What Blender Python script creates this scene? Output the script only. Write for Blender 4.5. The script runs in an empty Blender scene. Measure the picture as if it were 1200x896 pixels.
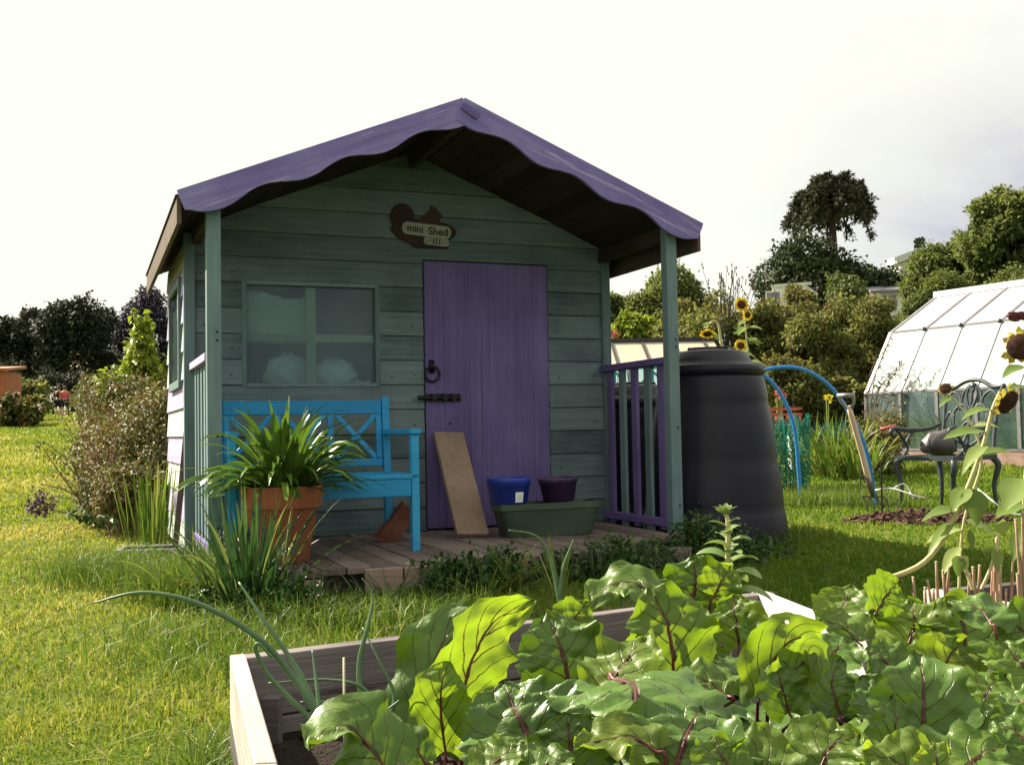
import bpy, math, random
import numpy as np
from mathutils import Vector, Matrix
random.seed(7); rng = np.random.default_rng(11)
sc = bpy.context.scene
COL = sc.collection
PI = math.pi; R = math.radians
CZ = 0.72                                   # eye height
FPX, PITCH, ROLL = 1246.0, 0.045, 0.0188     # lens recovered from the photograph

# ---------------------------------------------------------------- terrain
def gz(x, y):
    s = max(0.0, y - 7.5)
    s = min(s, 95.0)
    return 0.041 * s * s / (s + 6.0)

def ray(px, py):
    dx, dy = px - 600.0, py - 448.0
    c, s = math.cos(ROLL), math.sin(ROLL)
    u, v = c*dx - s*dy, s*dx + c*dy
    up = -v / FPX
    cp, sp = math.cos(PITCH), math.sin(PITCH)
    return Vector((u/FPX, cp - sp*up, sp + cp*up))
def at(px, py, Y):
    r = ray(px, py); t = Y / r.y
    return Vector((r.x*t, Y, CZ + r.z*t))
def ground(px, Y):
    """ground point seen in column px at distance Y"""
    py = 520.0
    for _ in range(6):
        p = at(px, py, Y); z = gz(p.x, Y)
        py += (p.z - z) / Y * FPX
    p = at(px, py, Y)
    return Vector((p.x, Y, gz(p.x, Y)))
def on_plane(px, py, z):
    r = ray(px, py); t = (z - CZ) / r.z
    return Vector((r.x*t, r.y*t, z))
def smooth_path(pts, n=24):
    """Catmull-Rom through pts"""
    P = [Vector(p) for p in pts]
    if len(P) == 2:
        return [P[0].lerp(P[1], i/(n-1)) for i in range(n)]
    Q = [P[0]*2 - P[1]] + P + [P[-1]*2 - P[-2]]
    out = []
    m = len(P) - 1
    for i in range(n):
        t = i/(n-1)*m; k = min(int(t), m-1); f = t - k
        a, b, c, d = Q[k], Q[k+1], Q[k+2], Q[k+3]
        out.append(0.5*((2*b) + (c-a)*f + (2*a-5*b+4*c-d)*f*f + (3*b-a-3*c+d)*f**3))
    return out

# ---------------------------------------------------------------- scene objects
def tag(o, label=None, cat=None, group=None, kind=None):
    if label: o['label'] = label
    if cat: o['category'] = cat
    if group: o['group'] = group
    if kind: o['kind'] = kind
    return o
def thing(name, label, cat, loc=(0,0,0), rz=0.0, group=None):
    o = bpy.data.objects.new(name, None); COL.objects.link(o)
    o.location = loc; o.rotation_euler = (0,0,rz); o.empty_display_size = .1
    return tag(o, label, cat, group)

class MB:
    def __init__(s): s.v = []; s.f = []; s.r = []; s.m = []
    def add(s, verts, faces, rnd=None, mi=0):
        b = len(s.v)
        if rnd is None: rnd = random.random()
        s.v += [tuple(p) for p in verts]; s.r += [rnd]*len(verts)
        s.f += [tuple(b+i for i in f) for f in faces]; s.m += [mi]*len(faces)
        return s
    def box(s, x0, x1, y0, y1, z0, z1, rnd=None, mi=0, M=None):
        v = [Vector((x,y,z)) for z in (z0,z1) for y in (y0,y1) for x in (x0,x1)]
        if M: v = [M @ p for p in v]
        return s.add(v, [(0,2,3,1),(4,5,7,6),(0,1,5,4),(2,6,7,3),(0,4,6,2),(1,3,7,5)], rnd, mi)
    def bar(s, a, b, w, d, up=(0,0,1), rnd=None, mi=0):
        """rectangular bar from a to b, w across, d along 'up'"""
        a, b = Vector(a), Vector(b); t = (b-a).normalized(); up = Vector(up)
        sd = t.cross(up)
        if sd.length < 1e-4: sd = t.cross(Vector((1,0,0)))
        sd.normalize(); n = sd.cross(t).normalized()
        q = []
        for p in (a, b):
            for i, j in ((-1,-1),(1,-1),(1,1),(-1,1)):
                q.append(p + sd*(i*w/2) + n*(j*d/2))
        return s.add(q, [(3,2,1,0),(4,5,6,7),(0,1,5,4),(1,2,6,5),(2,3,7,6),(3,0,4,7)], rnd, mi)
    def tube(s, pts, rad, n=8, rnd=None, mi=0, cap=True):
        P = [Vector(p) for p in pts]; k = len(P)
        if not hasattr(rad, '__len__'): rad = [rad]*k
        if len(rad) != k:
            rad = list(np.interp(np.linspace(0,1,k), np.linspace(0,1,len(rad)), rad))
        verts = []; ref = None
        for i, p in enumerate(P):
            t = (P[min(i+1,k-1)] - P[max(i-1,0)])
            t = t.normalized() if t.length > 1e-9 else Vector((0,0,1))
            if ref is None:
                ref = t.orthogonal().normalized()
            else:
                ref = (ref - t*ref.dot(t))
                ref = ref.normalized() if ref.length > 1e-6 else t.orthogonal().normalized()
            bi = t.cross(ref)
            for j in range(n):
                a = 2*PI*j/n
                verts.append(p + (ref*math.cos(a) + bi*math.sin(a))*rad[i])
        faces = [(i*n+j, i*n+(j+1)%n, (i+1)*n+(j+1)%n, (i+1)*n+j) for i in range(k-1) for j in range(n)]
        if cap: faces += [tuple(range(n-1,-1,-1)), tuple(range((k-1)*n, k*n))]
        return s.add(verts, faces, rnd, mi)
    def lathe(s, prof, n=40, cx=0, cy=0, rnd=None, mi=0, close=True, wob=0):
        verts = []; k = len(prof)
        for r, z in prof:
            for j in range(n):
                a = 2*PI*j/n
                rr = r*(1 + wob*math.sin(3*a+z*9))
                verts.append((cx+rr*math.cos(a), cy+rr*math.sin(a), z))
        faces = [(i*n+j, i*n+(j+1)%n, (i+1)*n+(j+1)%n, (i+1)*n+j) for i in range(k-1) for j in range(n)]
        if close: faces += [tuple(range(n-1,-1,-1)), tuple(range((k-1)*n, k*n))]
        return s.add(verts, faces, rnd, mi)
    def prism(s, outline, y0, y1, rnd=None, mi=0):
        """outline in x,z extruded along y"""
        n = len(outline)
        v = [(x,y0,z) for x,z in outline] + [(x,y1,z) for x,z in outline]
        f = [tuple(range(n)), tuple(range(2*n-1,n-1,-1))] + [((i+1)%n, i, n+i, n+(i+1)%n) for i in range(n)]
        return s.add(v, f, rnd, mi)
    def ball(s, c, r, n=12, m=8, sx=1, sy=1, sz=1, rnd=None, mi=0, jit=0):
        v = []; c = Vector(c)
        for i in range(m+1):
            th = PI*i/m
            for j in range(n):
                a = 2*PI*j/n; q = r*(1+random.uniform(-jit,jit))
                v.append(c + Vector((q*sx*math.sin(th)*math.cos(a), q*sy*math.sin(th)*math.sin(a), q*sz*math.cos(th))))
        f = [((i)*n+j, (i+1)*n+j, (i+1)*n+(j+1)%n, i*n+(j+1)%n) for i in range(m) for j in range(n)]
        return s.add(v, f, rnd, mi)
    def build(s, name, mat, parent=None, smooth=False, bevel=0, seg=2, sub=0, solid=0):
        me = bpy.data.meshes.new(name); me.from_pydata(s.v, [], s.f)
        for m in (mat if isinstance(mat, (list,tuple)) else [mat]): me.materials.append(m)
        if any(s.m): me.polygons.foreach_set('material_index', s.m)
        a = me.attributes.new('rnd', 'FLOAT', 'POINT'); a.data.foreach_set('value', s.r)
        me.validate(); me.update()
        if smooth: me.polygons.foreach_set('use_smooth', [True]*len(me.polygons))
        o = bpy.data.objects.new(name, me); COL.objects.link(o)
        if parent: o.parent = parent
        if solid:
            m = o.modifiers.new('s','SOLIDIFY'); m.thickness = solid; m.offset = 0
        if bevel:
            m = o.modifiers.new('b','BEVEL'); m.width = bevel; m.segments = seg; m.limit_method = 'ANGLE'; m.angle_limit = R(40)
        if sub:
            m = o.modifiers.new('u','SUBSURF'); m.levels = sub; m.render_levels = sub
        return o

def np_mesh(name, V, F, mat, parent=None, rnd=None, smooth=False, attrs=None):
    V = np.asarray(V, dtype=np.float32); F = np.asarray(F, dtype=np.int32)
    me = bpy.data.meshes.new(name)
    me.vertices.add(len(V)); me.vertices.foreach_set('co', V.ravel())
    k = F.shape[1]
    me.loops.add(F.size); me.loops.foreach_set('vertex_index', F.ravel())
    me.polygons.add(len(F)); me.polygons.foreach_set('loop_start', np.arange(0, F.size, k, dtype=np.int32))
    for m in (mat if isinstance(mat,(list,tuple)) else [mat]): me.materials.append(m)
    A = dict(attrs or {})
    if rnd is not None: A['rnd'] = rnd
    for key, val in A.items():
        a = me.attributes.new(key, 'FLOAT', 'POINT'); a.data.foreach_set('value', np.asarray(val, dtype=np.float32))
    me.update(calc_edges=True)
    if smooth: me.polygons.foreach_set('use_smooth', np.ones(len(F), dtype=bool))
    o = bpy.data.objects.new(name, me); COL.objects.link(o)
    if parent: o.parent = parent
    return o

# ---------------------------------------------------------------- materials
def _nt(name):
    m = bpy.data.materials.new(name); m.use_nodes = True
    nt = m.node_tree; nt.nodes.clear()
    out = nt.nodes.new('ShaderNodeOutputMaterial')
    return m, nt, out
def _ramp(nt, stops, interp='LINEAR'):
    n = nt.nodes.new('ShaderNodeValToRGB'); cr = n.color_ramp; cr.interpolation = interp
    while len(cr.elements) < len(stops): cr.elements.new(.5)
    for e, (p, c) in zip(cr.elements, stops):
        e.position = p; e.color = (*c, 1) if len(c) == 3 else c
    return n
def _noise(nt, vec, scale, detail=4, rough=.6, dist=0):
    n = nt.nodes.new('ShaderNodeTexNoise'); n.inputs['Scale'].default_value = scale
    n.inputs['Detail'].default_value = detail; n.inputs['Roughness'].default_value = rough
    n.inputs['Distortion'].default_value = dist
    nt.links.new(vec, n.inputs['Vector']); return n
def _map(nt, sc_, loc=(0,0,0), out='Object'):
    t = nt.nodes.new('ShaderNodeTexCoord'); m = nt.nodes.new('ShaderNodeMapping')
    m.inputs['Scale'].default_value = sc_; m.inputs['Location'].default_value = loc
    nt.links.new(t.outputs[out], m.inputs['Vector']); return m.outputs['Vector']
def _math(nt, op, a, b=None, c=None, clamp=False):
    n = nt.nodes.new('ShaderNodeMath'); n.operation = op; n.use_clamp = clamp
    for i, q in enumerate((a,b,c)):
        if q is None: continue
        if isinstance(q, (int,float)): n.inputs[i].default_value = q
        else: nt.links.new(q, n.inputs[i])
    return n.outputs[0]
def _mix(nt, fac, a, b, mode='MIX'):
    n = nt.nodes.new('ShaderNodeMix'); n.data_type = 'RGBA'; n.blend_type = mode
    for key, q in ((0,fac),(6,a),(7,b)):
        if isinstance(q,(int,float)): n.inputs[key].default_value = q
        elif isinstance(q,(tuple,list)): n.inputs[key].default_value = (*q[:3],1)
        else: nt.links.new(q, n.inputs[key])
    return n.outputs[2]
def _attr(nt, name):
    n = nt.nodes.new('ShaderNodeAttribute'); n.attribute_name = name; return n.outputs['Fac']
def _bump(nt, h, strength, dist=.01):
    b = nt.nodes.new('ShaderNodeBump'); b.inputs['Strength'].default_value = strength
    b.inputs['Distance'].default_value = dist; nt.links.new(h, b.inputs['Height']); return b.outputs['Normal']
def _pr(nt, out, col=None, rough=.7, spec=.3, metal=0, normal=None):
    p = nt.nodes.new('ShaderNodeBsdfPrincipled')
    if col is not None:
        if isinstance(col,(tuple,list)): p.inputs['Base Color'].default_value = (*col[:3],1)
        else: nt.links.new(col, p.inputs['Base Color'])
    if isinstance(rough,(int,float)): p.inputs['Roughness'].default_value = rough
    else: nt.links.new(rough, p.inputs['Roughness'])
    p.inputs['Specular IOR Level'].default_value = spec; p.inputs['Metallic'].default_value = metal
    if normal is not None: nt.links.new(normal, p.inputs['Normal'])
    if out is not None: nt.links.new(p.outputs[0], out.inputs['Surface'])
    return p

def wood(name, c0, c1, c2, axis='x', grain=60, stretch=.05, rough=.75, spec=.25, bump=.35, worn=None, wornamt=.62, rndamt=.35, blotch=1.6):
    """painted or bare wood: streaks along 'axis', blotches, a tone per board ('rnd'), worn patches"""
    m, nt, out = _nt(name)
    s = [grain]*3; s['xyz'.index(axis)] = grain*stretch
    v = _map(nt, s)
    g = _noise(nt, v, 1.0, 5, .65, .4)
    big = _noise(nt, _map(nt, (1,1,1), (3,1,7)), blotch*2, 4, .6)
    r = _attr(nt, 'rnd')
    t = _math(nt, 'ADD', _math(nt,'MULTIPLY', g.outputs['Fac'], .55), _math(nt,'MULTIPLY', big.outputs['Fac'], .55))
    t = _math(nt, 'ADD', t, _math(nt,'MULTIPLY', _math(nt,'SUBTRACT', r, .5), rndamt))
    ramp = _ramp(nt, [(.30,c0),(.54,c1),(.80,c2)]); nt.links.new(t, ramp.inputs[0])
    col = ramp.outputs[0]
    if worn:
        w2 = _noise(nt, _map(nt, [q*.35 for q in s], (9,4,2)), 1.0, 6, .7)
        f = _ramp(nt, [(wornamt,(0,0,0)),(wornamt+.07,(1,1,1))]); nt.links.new(w2.outputs['Fac'], f.inputs[0])
        col = _mix(nt, f.outputs[0], col, worn)
    nb = _bump(nt, g.outputs['Fac'], bump, .006)
    _pr(nt, out, col, rough, spec, 0, nb)
    return m
def plain(name, c0, c1=None, scale=8, rough=.5, spec=.4, metal=0, bump=.1, bdist=.004, detail=5):
    m, nt, out = _nt(name)
    c1 = c1 or tuple(min(1,q*1.35) for q in c0)
    n = _noise(nt, _map(nt,(1,1,1)), scale, detail, .65)
    ramp = _ramp(nt, [(.32,c0),(.68,c1)]); nt.links.new(n.outputs['Fac'], ramp.inputs[0])
    n2 = _noise(nt, _map(nt,(1,1,1),(2,5,1)), scale*9, 3, .6)
    _pr(nt, out, ramp.outputs[0], rough, spec, metal, _bump(nt, n2.outputs['Fac'], bump, bdist))
    return m
def leafmat(name, stops, trans=.35, tcol=None, rough=.5, spec=.35, patch=None, pscale=.6):
    """leaf surface: colour by the per-leaf 'rnd' value, light passing through"""
    m, nt, out = _nt(name)
    r = _attr(nt, 'rnd')
    ramp = _ramp(nt, stops); nt.links.new(r, ramp.inputs[0]); col = ramp.outputs[0]
    if patch:
        n = _noise(nt, _map(nt,(1,1,1),(4,2,1)), pscale, 4, .65)
        f = _ramp(nt, [(.42,(0,0,0)),(.62,(1,1,1))]); nt.links.new(n.outputs['Fac'], f.inputs[0])
        col = _mix(nt, f.outputs[0], col, patch)
    p = _pr(nt, None, col, rough, spec)
    t = nt.nodes.new('ShaderNodeBsdfTranslucent')
    if tcol: nt.links.new(_mix(nt, 1.0, col, tcol, 'MULTIPLY'), t.inputs['Color'])
    else: nt.links.new(col, t.inputs['Color'])
    mx = nt.nodes.new('ShaderNodeMixShader'); mx.inputs[0].default_value = trans
    nt.links.new(p.outputs[0], mx.inputs[1]); nt.links.new(t.outputs[0], mx.inputs[2])
    nt.links.new(mx.outputs[0], out.inputs['Surface'])
    return m
def glass(name, tint=(.9,.95,.95), gloss=.25, rough=.03, body=None, bamt=0.0):
    """thin pane: lets light through, mirrors the sky by angle, may carry a milky body"""
    m, nt, out = _nt(name)
    tr = nt.nodes.new('ShaderNodeBsdfTransparent'); tr.inputs[0].default_value = (*tint,1)
    g = nt.nodes.new('ShaderNodeBsdfGlossy'); g.inputs['Roughness'].default_value = rough
    lw = nt.nodes.new('ShaderNodeLayerWeight'); lw.inputs[0].default_value = .25
    f = _math(nt,'MULTIPLY_ADD', lw.outputs['Fresnel'], .8, gloss, True)
    mx = nt.nodes.new('ShaderNodeMixShader'); nt.links.new(f, mx.inputs[0])
    base = tr.outputs[0]
    if body:
        n = _noise(nt, _map(nt,(1,1,1)), 3, 4, .6)
        d = nt.nodes.new('ShaderNodeBsdfDiffuse'); d.inputs[0].default_value = (*body,1)
        m2 = nt.nodes.new('ShaderNodeMixShader')
        nt.links.new(_math(nt,'MULTIPLY_ADD', n.outputs['Fac'], .3, bamt-.15, True), m2.inputs[0])
        nt.links.new(base, m2.inputs[1]); nt.links.new(d.outputs[0], m2.inputs[2]); base = m2.outputs[0]
    nt.links.new(base, mx.inputs[1]); nt.links.new(g.outputs[0], mx.inputs[2])
    nt.links.new(mx.outputs[0], out.inputs['Surface'])
    return m

# ---------------------------------------------------------------- foliage helpers
def unit(a): return a/np.maximum(np.linalg.norm(a, axis=-1, keepdims=True), 1e-9)
def leaf_quads(P, D, L, W, rn, fold=.25, curl=.25):
    """leaves at P growing along D, length L, width W; six-point folded leaf of two quads"""
    n = len(P); D = unit(D)
    up = np.tile(np.array([0,0,1.]), (n,1)) + rng.normal(0,.45,(n,3))
    S = unit(np.cross(D, up)); N = np.cross(S, D)
    L = np.broadcast_to(L, (n,))[:,None]; W = np.broadcast_to(W,(n,))[:,None]
    a = P; t = P + D*L - N*L*curl
    mid = P + D*L*.48 + N*L*curl*.15
    l = mid + S*W*.5 + N*W*fold; r = mid - S*W*.5 + N*W*fold
    V = np.stack([a, r, t, l], 1).reshape(-1,3)
    F = np.arange(n*4).reshape(n,4)
    return V, F, np.repeat(rn, 4)
def sphere_pts(n):
    return unit(rng.normal(0,1,(n,3)))
def crown(clumps, n, size, shell=.55, droop=.0, outward=.7):
    """clumps: (x,y,z,rx,ry,rz). Leaves spread through each clump's outer volume; tone varies per clump and per leaf."""
    c = np.array(clumps, dtype=float)
    vol = (c[:,3]*c[:,4]*c[:,5])**(2/3); k = rng.choice(len(c), n, p=vol/vol.sum())
    d = sphere_pts(n); rad = (rng.random(n)*(1-shell**3)+shell**3)**(1/3)
    rad *= rng.uniform(.8, 1.12, n); wild = rng.random(n) < .14; rad[wild] *= rng.uniform(1.05, 1.45, wild.sum())
    P = c[k,:3] + d*c[k,3:6]*rad[:,None]
    D = d*outward + sphere_pts(n)*(1-outward*.4); D[:,2] -= droop
    tone = rng.random(len(c))[k]
    rn = np.clip(.5*tone + .5*rng.random(n), 0, 1)
    s = size*rng.uniform(.5,1.45,n)
    return leaf_quads(P, D, s, s*.55, rn)
def crown_clumps(center, rx, ry, rz, m, cr, seed=None, low=-.6):
    r = np.random.default_rng(seed)
    out = []
    while len(out) < m:
        d = r.normal(0,1,3); d /= np.linalg.norm(d)
        if d[2] < low: continue
        q = r.uniform(.35, 1.0)**.6
        s = cr*r.uniform(.6,1.25)
        out.append((center[0]+d[0]*rx*q, center[1]+d[1]*ry*q, center[2]+d[2]*rz*q, s, s, s*.8))
    return out
def limb_mesh(base, h, r, targets, mb=None):
    mb = mb or MB()
    b = Vector(base); top = b + Vector((random.uniform(-.04,.04)*h, random.uniform(-.04,.04)*h, h))
    mb.tube(smooth_path([b, b.lerp(top,.5)+Vector((.02*h,.01*h,0)), top], 10), [r*1.25, r, r*.75], 8)
    for t in targets:
        t = Vector(t); s = b.lerp(top, random.uniform(.55,1.0))
        m = s.lerp(t,.5) + Vector((0,0,.08*h))
        mb.tube(smooth_path([s,m,t], 8), [r*.32, r*.2, r*.05], 5)
    return mb
def make_tree(name, label, cat, base, h, rx, ry, rz, mat, bark, nleaf, leaf, nclump=26, cr=.32, trunk_h=.5, seed=0, group=None, shell=.5, low=-.6, droop=0, cz=None):
    random.seed(seed+100)
    t = thing(name, label, cat, base, 0, group)
    cen = (0,0, cz if cz is not None else h - rz)
    cl = crown_clumps(cen, rx*.86, ry*.86, rz*.92, nclump, cr*min(rx,rz), seed, low)
    V,F,rn = crown(cl, nleaf, leaf, shell, droop)
    ns = int(26 + nleaf/420); k_ = 13                    # loose shoots breaking the outline
    ca = np.array(cl); ci = rng.integers(0, len(ca), ns); dd = sphere_pts(ns); dd[:,2] = np.abs(dd[:,2])*1.1+.15; dd = unit(dd)
    st_ = ca[ci,:3] + dd*ca[ci,3:6]*.85; ln = ca[ci,3]*rng.uniform(.35,.95,ns)
    tt = np.linspace(0,1,k_)[None,:,None]
    P_ = (st_[:,None,:] + dd[:,None,:]*ln[:,None,None]*tt + np.array([0,0,-1.])*ln[:,None,None]*.22*tt**2*rng.random((ns,1,1))).reshape(-1,3)
    D_ = (dd[:,None,:]*.7 + rng.normal(0,.75,(ns,k_,3))).reshape(-1,3)
    V2,F2,r2 = leaf_quads(P_, D_, leaf*.9, leaf*.42, np.clip(rng.normal(.6,.22,len(P_)),0,1))
    F = np.concatenate([F, F2+len(V)]); V = np.concatenate([V,V2]); rn = np.concatenate([rn,r2])
    tg = [(c[0]*.8,c[1]*.8,c[2]) for c in cl[:12]]
    limb_mesh((0,0,-.15), h*trunk_h, max(.03,h*.022), tg).build('trunk', bark, t, smooth=True)
    np_mesh('crown', V, F, mat, t, rn)
    return t
# ---------------------------------------------------------------- palette
M = {}
M['teal']   = wood('teal_paint_boards', (.058,.087,.094), (.115,.158,.168), (.18,.238,.248), 'x', 45, .05, .75, .2, .5, worn=(.10,.12,.10), wornamt=.64)
M['tealv']  = wood('teal_paint_upright', (.075,.118,.126), (.118,.176,.186), (.17,.24,.25), 'z', 55, .05, .7, .25, .4, worn=(.11,.11,.09), wornamt=.68)
M['purple'] = wood('purple_paint_upright', (.085,.062,.165), (.130,.098,.25), (.18,.145,.33), 'z', 38, .04, .65, .25, .6, worn=(.10,.075,.16), wornamt=.60, rndamt=.12)
M['purplex']= wood('purple_paint_fascia', (.115,.095,.255), (.175,.147,.355), (.28,.25,.47), 'x', 38, .06, .7, .2, .7, worn=(.33,.29,.50), wornamt=.60)
M['railp']  = wood('purple_paint_rail', (.10,.07,.20), (.14,.10,.27), (.20,.15,.36), 'y', 40, .06, .7, .2, .4)
M['sidewood'] = None
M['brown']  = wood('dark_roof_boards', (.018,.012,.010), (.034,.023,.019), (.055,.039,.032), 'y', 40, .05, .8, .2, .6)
M['eave']   = wood('weathered_eave_board', (.055,.040,.031), (.095,.070,.054), (.15,.115,.09), 'y', 45, .05, .85, .15, .7)
M['deck']   = wood('grey_brown_deck', (.10,.075,.065), (.17,.13,.115), (.25,.20,.18), 'y', 50, .05, .8, .2, .7, worn=(.06,.045,.04), wornamt=.62)
M['edge']   = wood('pale_deck_edge', (.17,.115,.09), (.26,.18,.145), (.36,.27,.22), 'x', 50, .06, .85, .15, .7, worn=(.12,.10,.06), wornamt=.62)
M['plank']  = wood('sawn_plank', (.20,.14,.10), (.29,.21,.15), (.36,.27,.20), 'z', 35, .06, .8, .2, .4, rndamt=.1)
M['bedout'] = wood('sunlit_bed_plank', (.36,.31,.28), (.50,.45,.42), (.62,.58,.55), 'x', 60, .04, .85, .15, .6, worn=(.20,.15,.13), wornamt=.66)  # paler copy of the bed timber, sunlight put into the colour
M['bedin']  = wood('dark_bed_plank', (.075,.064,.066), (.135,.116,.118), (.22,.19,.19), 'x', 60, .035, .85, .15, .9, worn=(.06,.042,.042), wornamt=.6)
M['felt']   = plain('roof_felt', (.035,.035,.035), (.06,.06,.06), 20, .95, .2, 0, .5)
M['dark']   = plain('dark_interior_boards', (.06,.05,.045), (.09,.075,.065), 10, .9, .2)  # dark brown boards, nearly even in tone
M['black_iron'] = plain('black_iron', (.012,.012,.013), (.03,.028,.027), 30, .45, .5, .6, .3)
M['bench']  = wood('turquoise_paint', (.012,.20,.42), (.017,.26,.52), (.035,.33,.60), 'x', 40, .06, .5, .35, .3, worn=(.10,.24,.30), wornamt=.63, rndamt=.4)
M['terra']  = plain('terracotta', (.27,.082,.038), (.36,.125,.06), 7, .8, .25, 0, .35)
M['soil']   = plain('dark_soil', (.018,.013,.010), (.05,.036,.027), 14, .95, .15, 0, 1.0, .02)
M['bluepot']= plain('blue_plastic', (.012,.030,.26), (.02,.05,.34), 5, .35, .5, 0, .05)
M['plumpot']= plain('plum_plastic', (.035,.016,.055), (.05,.026,.08), 5, .4, .45, 0, .05)
M['greenpl']= plain('dull_green_plastic', (.036,.062,.040), (.06,.088,.058), 4, .5, .4, 0, .1)
M['blackpl']= plain('black_bin_plastic', (.008,.0075,.015), (.015,.0135,.025), 2.2, .42, .26, 0, .15)
M['white']  = plain('white_paint', (.70,.70,.68), (.82,.82,.80), 6, .6, .3)
M['label']  = plain('white_label', (.74,.75,.78), (.82,.82,.84), 20, .5, .3, 0, .02)
M['ink']    = plain('dark_lettering', (.02,.03,.025), (.05,.06,.05), 40, .8, .2)
M['signboard'] = wood('grey_white_slat', (.19,.19,.16), (.30,.30,.25), (.40,.40,.34), 'x', 60, .06, .8, .2, .4, worn=(.20,.18,.13), wornamt=.62)
M['signdark']  = wood('dark_carved_wood', (.018,.010,.008), (.035,.02,.015), (.06,.035,.026), 'x', 40, .1, .7, .3, .6)
M['blockr'] = plain('dull_red_brick', (.12,.05,.035), (.22,.09,.06), 12, .9, .2, 0, .6)
M['cloth']  = plain('pale_cloth', (.50,.56,.46), (.66,.70,.60), 5, .9, .1, 0, .2)
M['bag']    = plain('white_plastic_film', (.62,.68,.66), (.82,.86,.84), 8, .4, .4, 0, .2)
M['bluepipe'] = plain('blue_water_pipe', (.015,.16,.46), (.03,.22,.58), 30, .4, .5, 0, .1)
M['ash']    = wood('ash_handle', (.36,.25,.17), (.48,.35,.25), (.60,.46,.35), 'z', 60, .06, .55, .35, .2)
M['steel']  = plain('worn_steel', (.10,.085,.075), (.22,.19,.17), 30, .5, .5, .7, .3)
M['alu']    = plain('aluminium_bar', (.20,.19,.21), (.32,.31,.33), 20, .45, .5, .5, .1)
M['castiron'] = plain('blue_grey_cast_metal', (.018,.026,.034), (.05,.065,.08), 25, .45, .5, .2, .3)
M['shed_or']= wood('orange_stained_boards', (.24,.075,.03), (.34,.115,.045), (.44,.17,.07), 'z', 30, .05, .75, .25, .4)
M['render'] = plain('white_render', (.60,.57,.54), (.74,.71,.68), 3, .9, .2)
M['greyroof'] = plain('grey_roof', (.16,.15,.18), (.25,.24,.27), 6, .8, .2)
M['bark']   = plain('bark', (.045,.034,.026), (.10,.08,.06), 14, .95, .15, 0, .9, .02)
M['skin']   = plain('skin', (.42,.25,.18), (.50,.31,.23), 10, .55, .3)
M['redshirt'] = plain('red_shirt', (.55,.06,.08), (.66,.10,.12), 10, .85, .1)
M['darkcloth'] = plain('dark_cloth', (.012,.013,.02), (.025,.026,.035), 10, .9, .1)
M['hair']   = plain('brown_hair', (.05,.02,.012), (.10,.04,.02), 20, .7, .3)
M['paleglaz'] = wood('pale_green_glazing_bar', (.30,.33,.22), (.40,.43,.30), (.48,.50,.37), 'z', 50, .06, .7, .25, .3)
M['tarp']   = plain('grey_sheeting', (.07,.06,.065), (.14,.125,.13), 6, .45, .4, 0, .3)
M['mulch']  = plain('red_brown_mulch', (.10,.05,.04), (.24,.14,.12), 30, .95, .15, 0, 1.0, .02)
M['redplastic'] = plain('red_plastic_crate', (.42,.06,.045), (.55,.11,.08), 10, .5, .4)
M['pane'] = glass('window_glass', (.80,.92,.90), .015, .03, (.24,.34,.335), .20)  # milky diffuse body stands in for pale reflections and haze
M['gpane'] = glass('clear_greenhouse_glass', (.80,.92,.90), .06, .05, (.40,.55,.52), .10)

def white_sheet():
    m, nt, out = _nt('white_polycarbonate')
    n = _noise(nt, _map(nt,(1,1,1)), 2.2, 7, .68)
    ramp = _ramp(nt, [(.30,(.46,.52,.50)),(.50,(.56,.61,.60)),(.68,(.62,.64,.645))]); nt.links.new(n.outputs['Fac'], ramp.inputs[0])
    p = _pr(nt, None, ramp.outputs[0], .12, .6)
    t = nt.nodes.new('ShaderNodeBsdfTranslucent'); nt.links.new(ramp.outputs[0], t.inputs[0])
    mx = nt.nodes.new('ShaderNodeMixShader'); mx.inputs[0].default_value = .35
    nt.links.new(p.outputs[0], mx.inputs[1]); nt.links.new(t.outputs[0], mx.inputs[2]); nt.links.new(mx.outputs[0], out.inputs['Surface'])
    return m
M['sheet'] = white_sheet()
def netting(name, col, hole=.45, scale=(60,60,60)):
    m, nt, out = _nt(name)
    n = _noise(nt, _map(nt, scale), 1.0, 2, .5)
    f = _ramp(nt, [(hole,(0,0,0)),(hole+.08,(1,1,1))]); nt.links.new(n.outputs['Fac'], f.inputs[0])
    d = nt.nodes.new('ShaderNodeBsdfDiffuse'); d.inputs[0].default_value = (*col,1)
    tl = nt.nodes.new('ShaderNodeBsdfTranslucent'); tl.inputs[0].default_value = (*col,1)
    m1 = nt.nodes.new('ShaderNodeMixShader'); m1.inputs[0].default_value = .4
    nt.links.new(d.outputs[0], m1.inputs[1]); nt.links.new(tl.outputs[0], m1.inputs[2])
    tr = nt.nodes.new('ShaderNodeBsdfTransparent')
    mx = nt.nodes.new('ShaderNodeMixShader'); nt.links.new(f.outputs[0], mx.inputs[0])
    nt.links.new(tr.outputs[0], mx.inputs[1]); nt.links.new(m1.outputs[0], mx.inputs[2]); nt.links.new(mx.outputs[0], out.inputs['Surface'])
    return m
M['roofsheet'] = None
M['net'] = netting('green_netting', (.02,.17,.14), .42)
M['bluenet'] = netting('blue_netting', (.015,.16,.30), .5)

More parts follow.
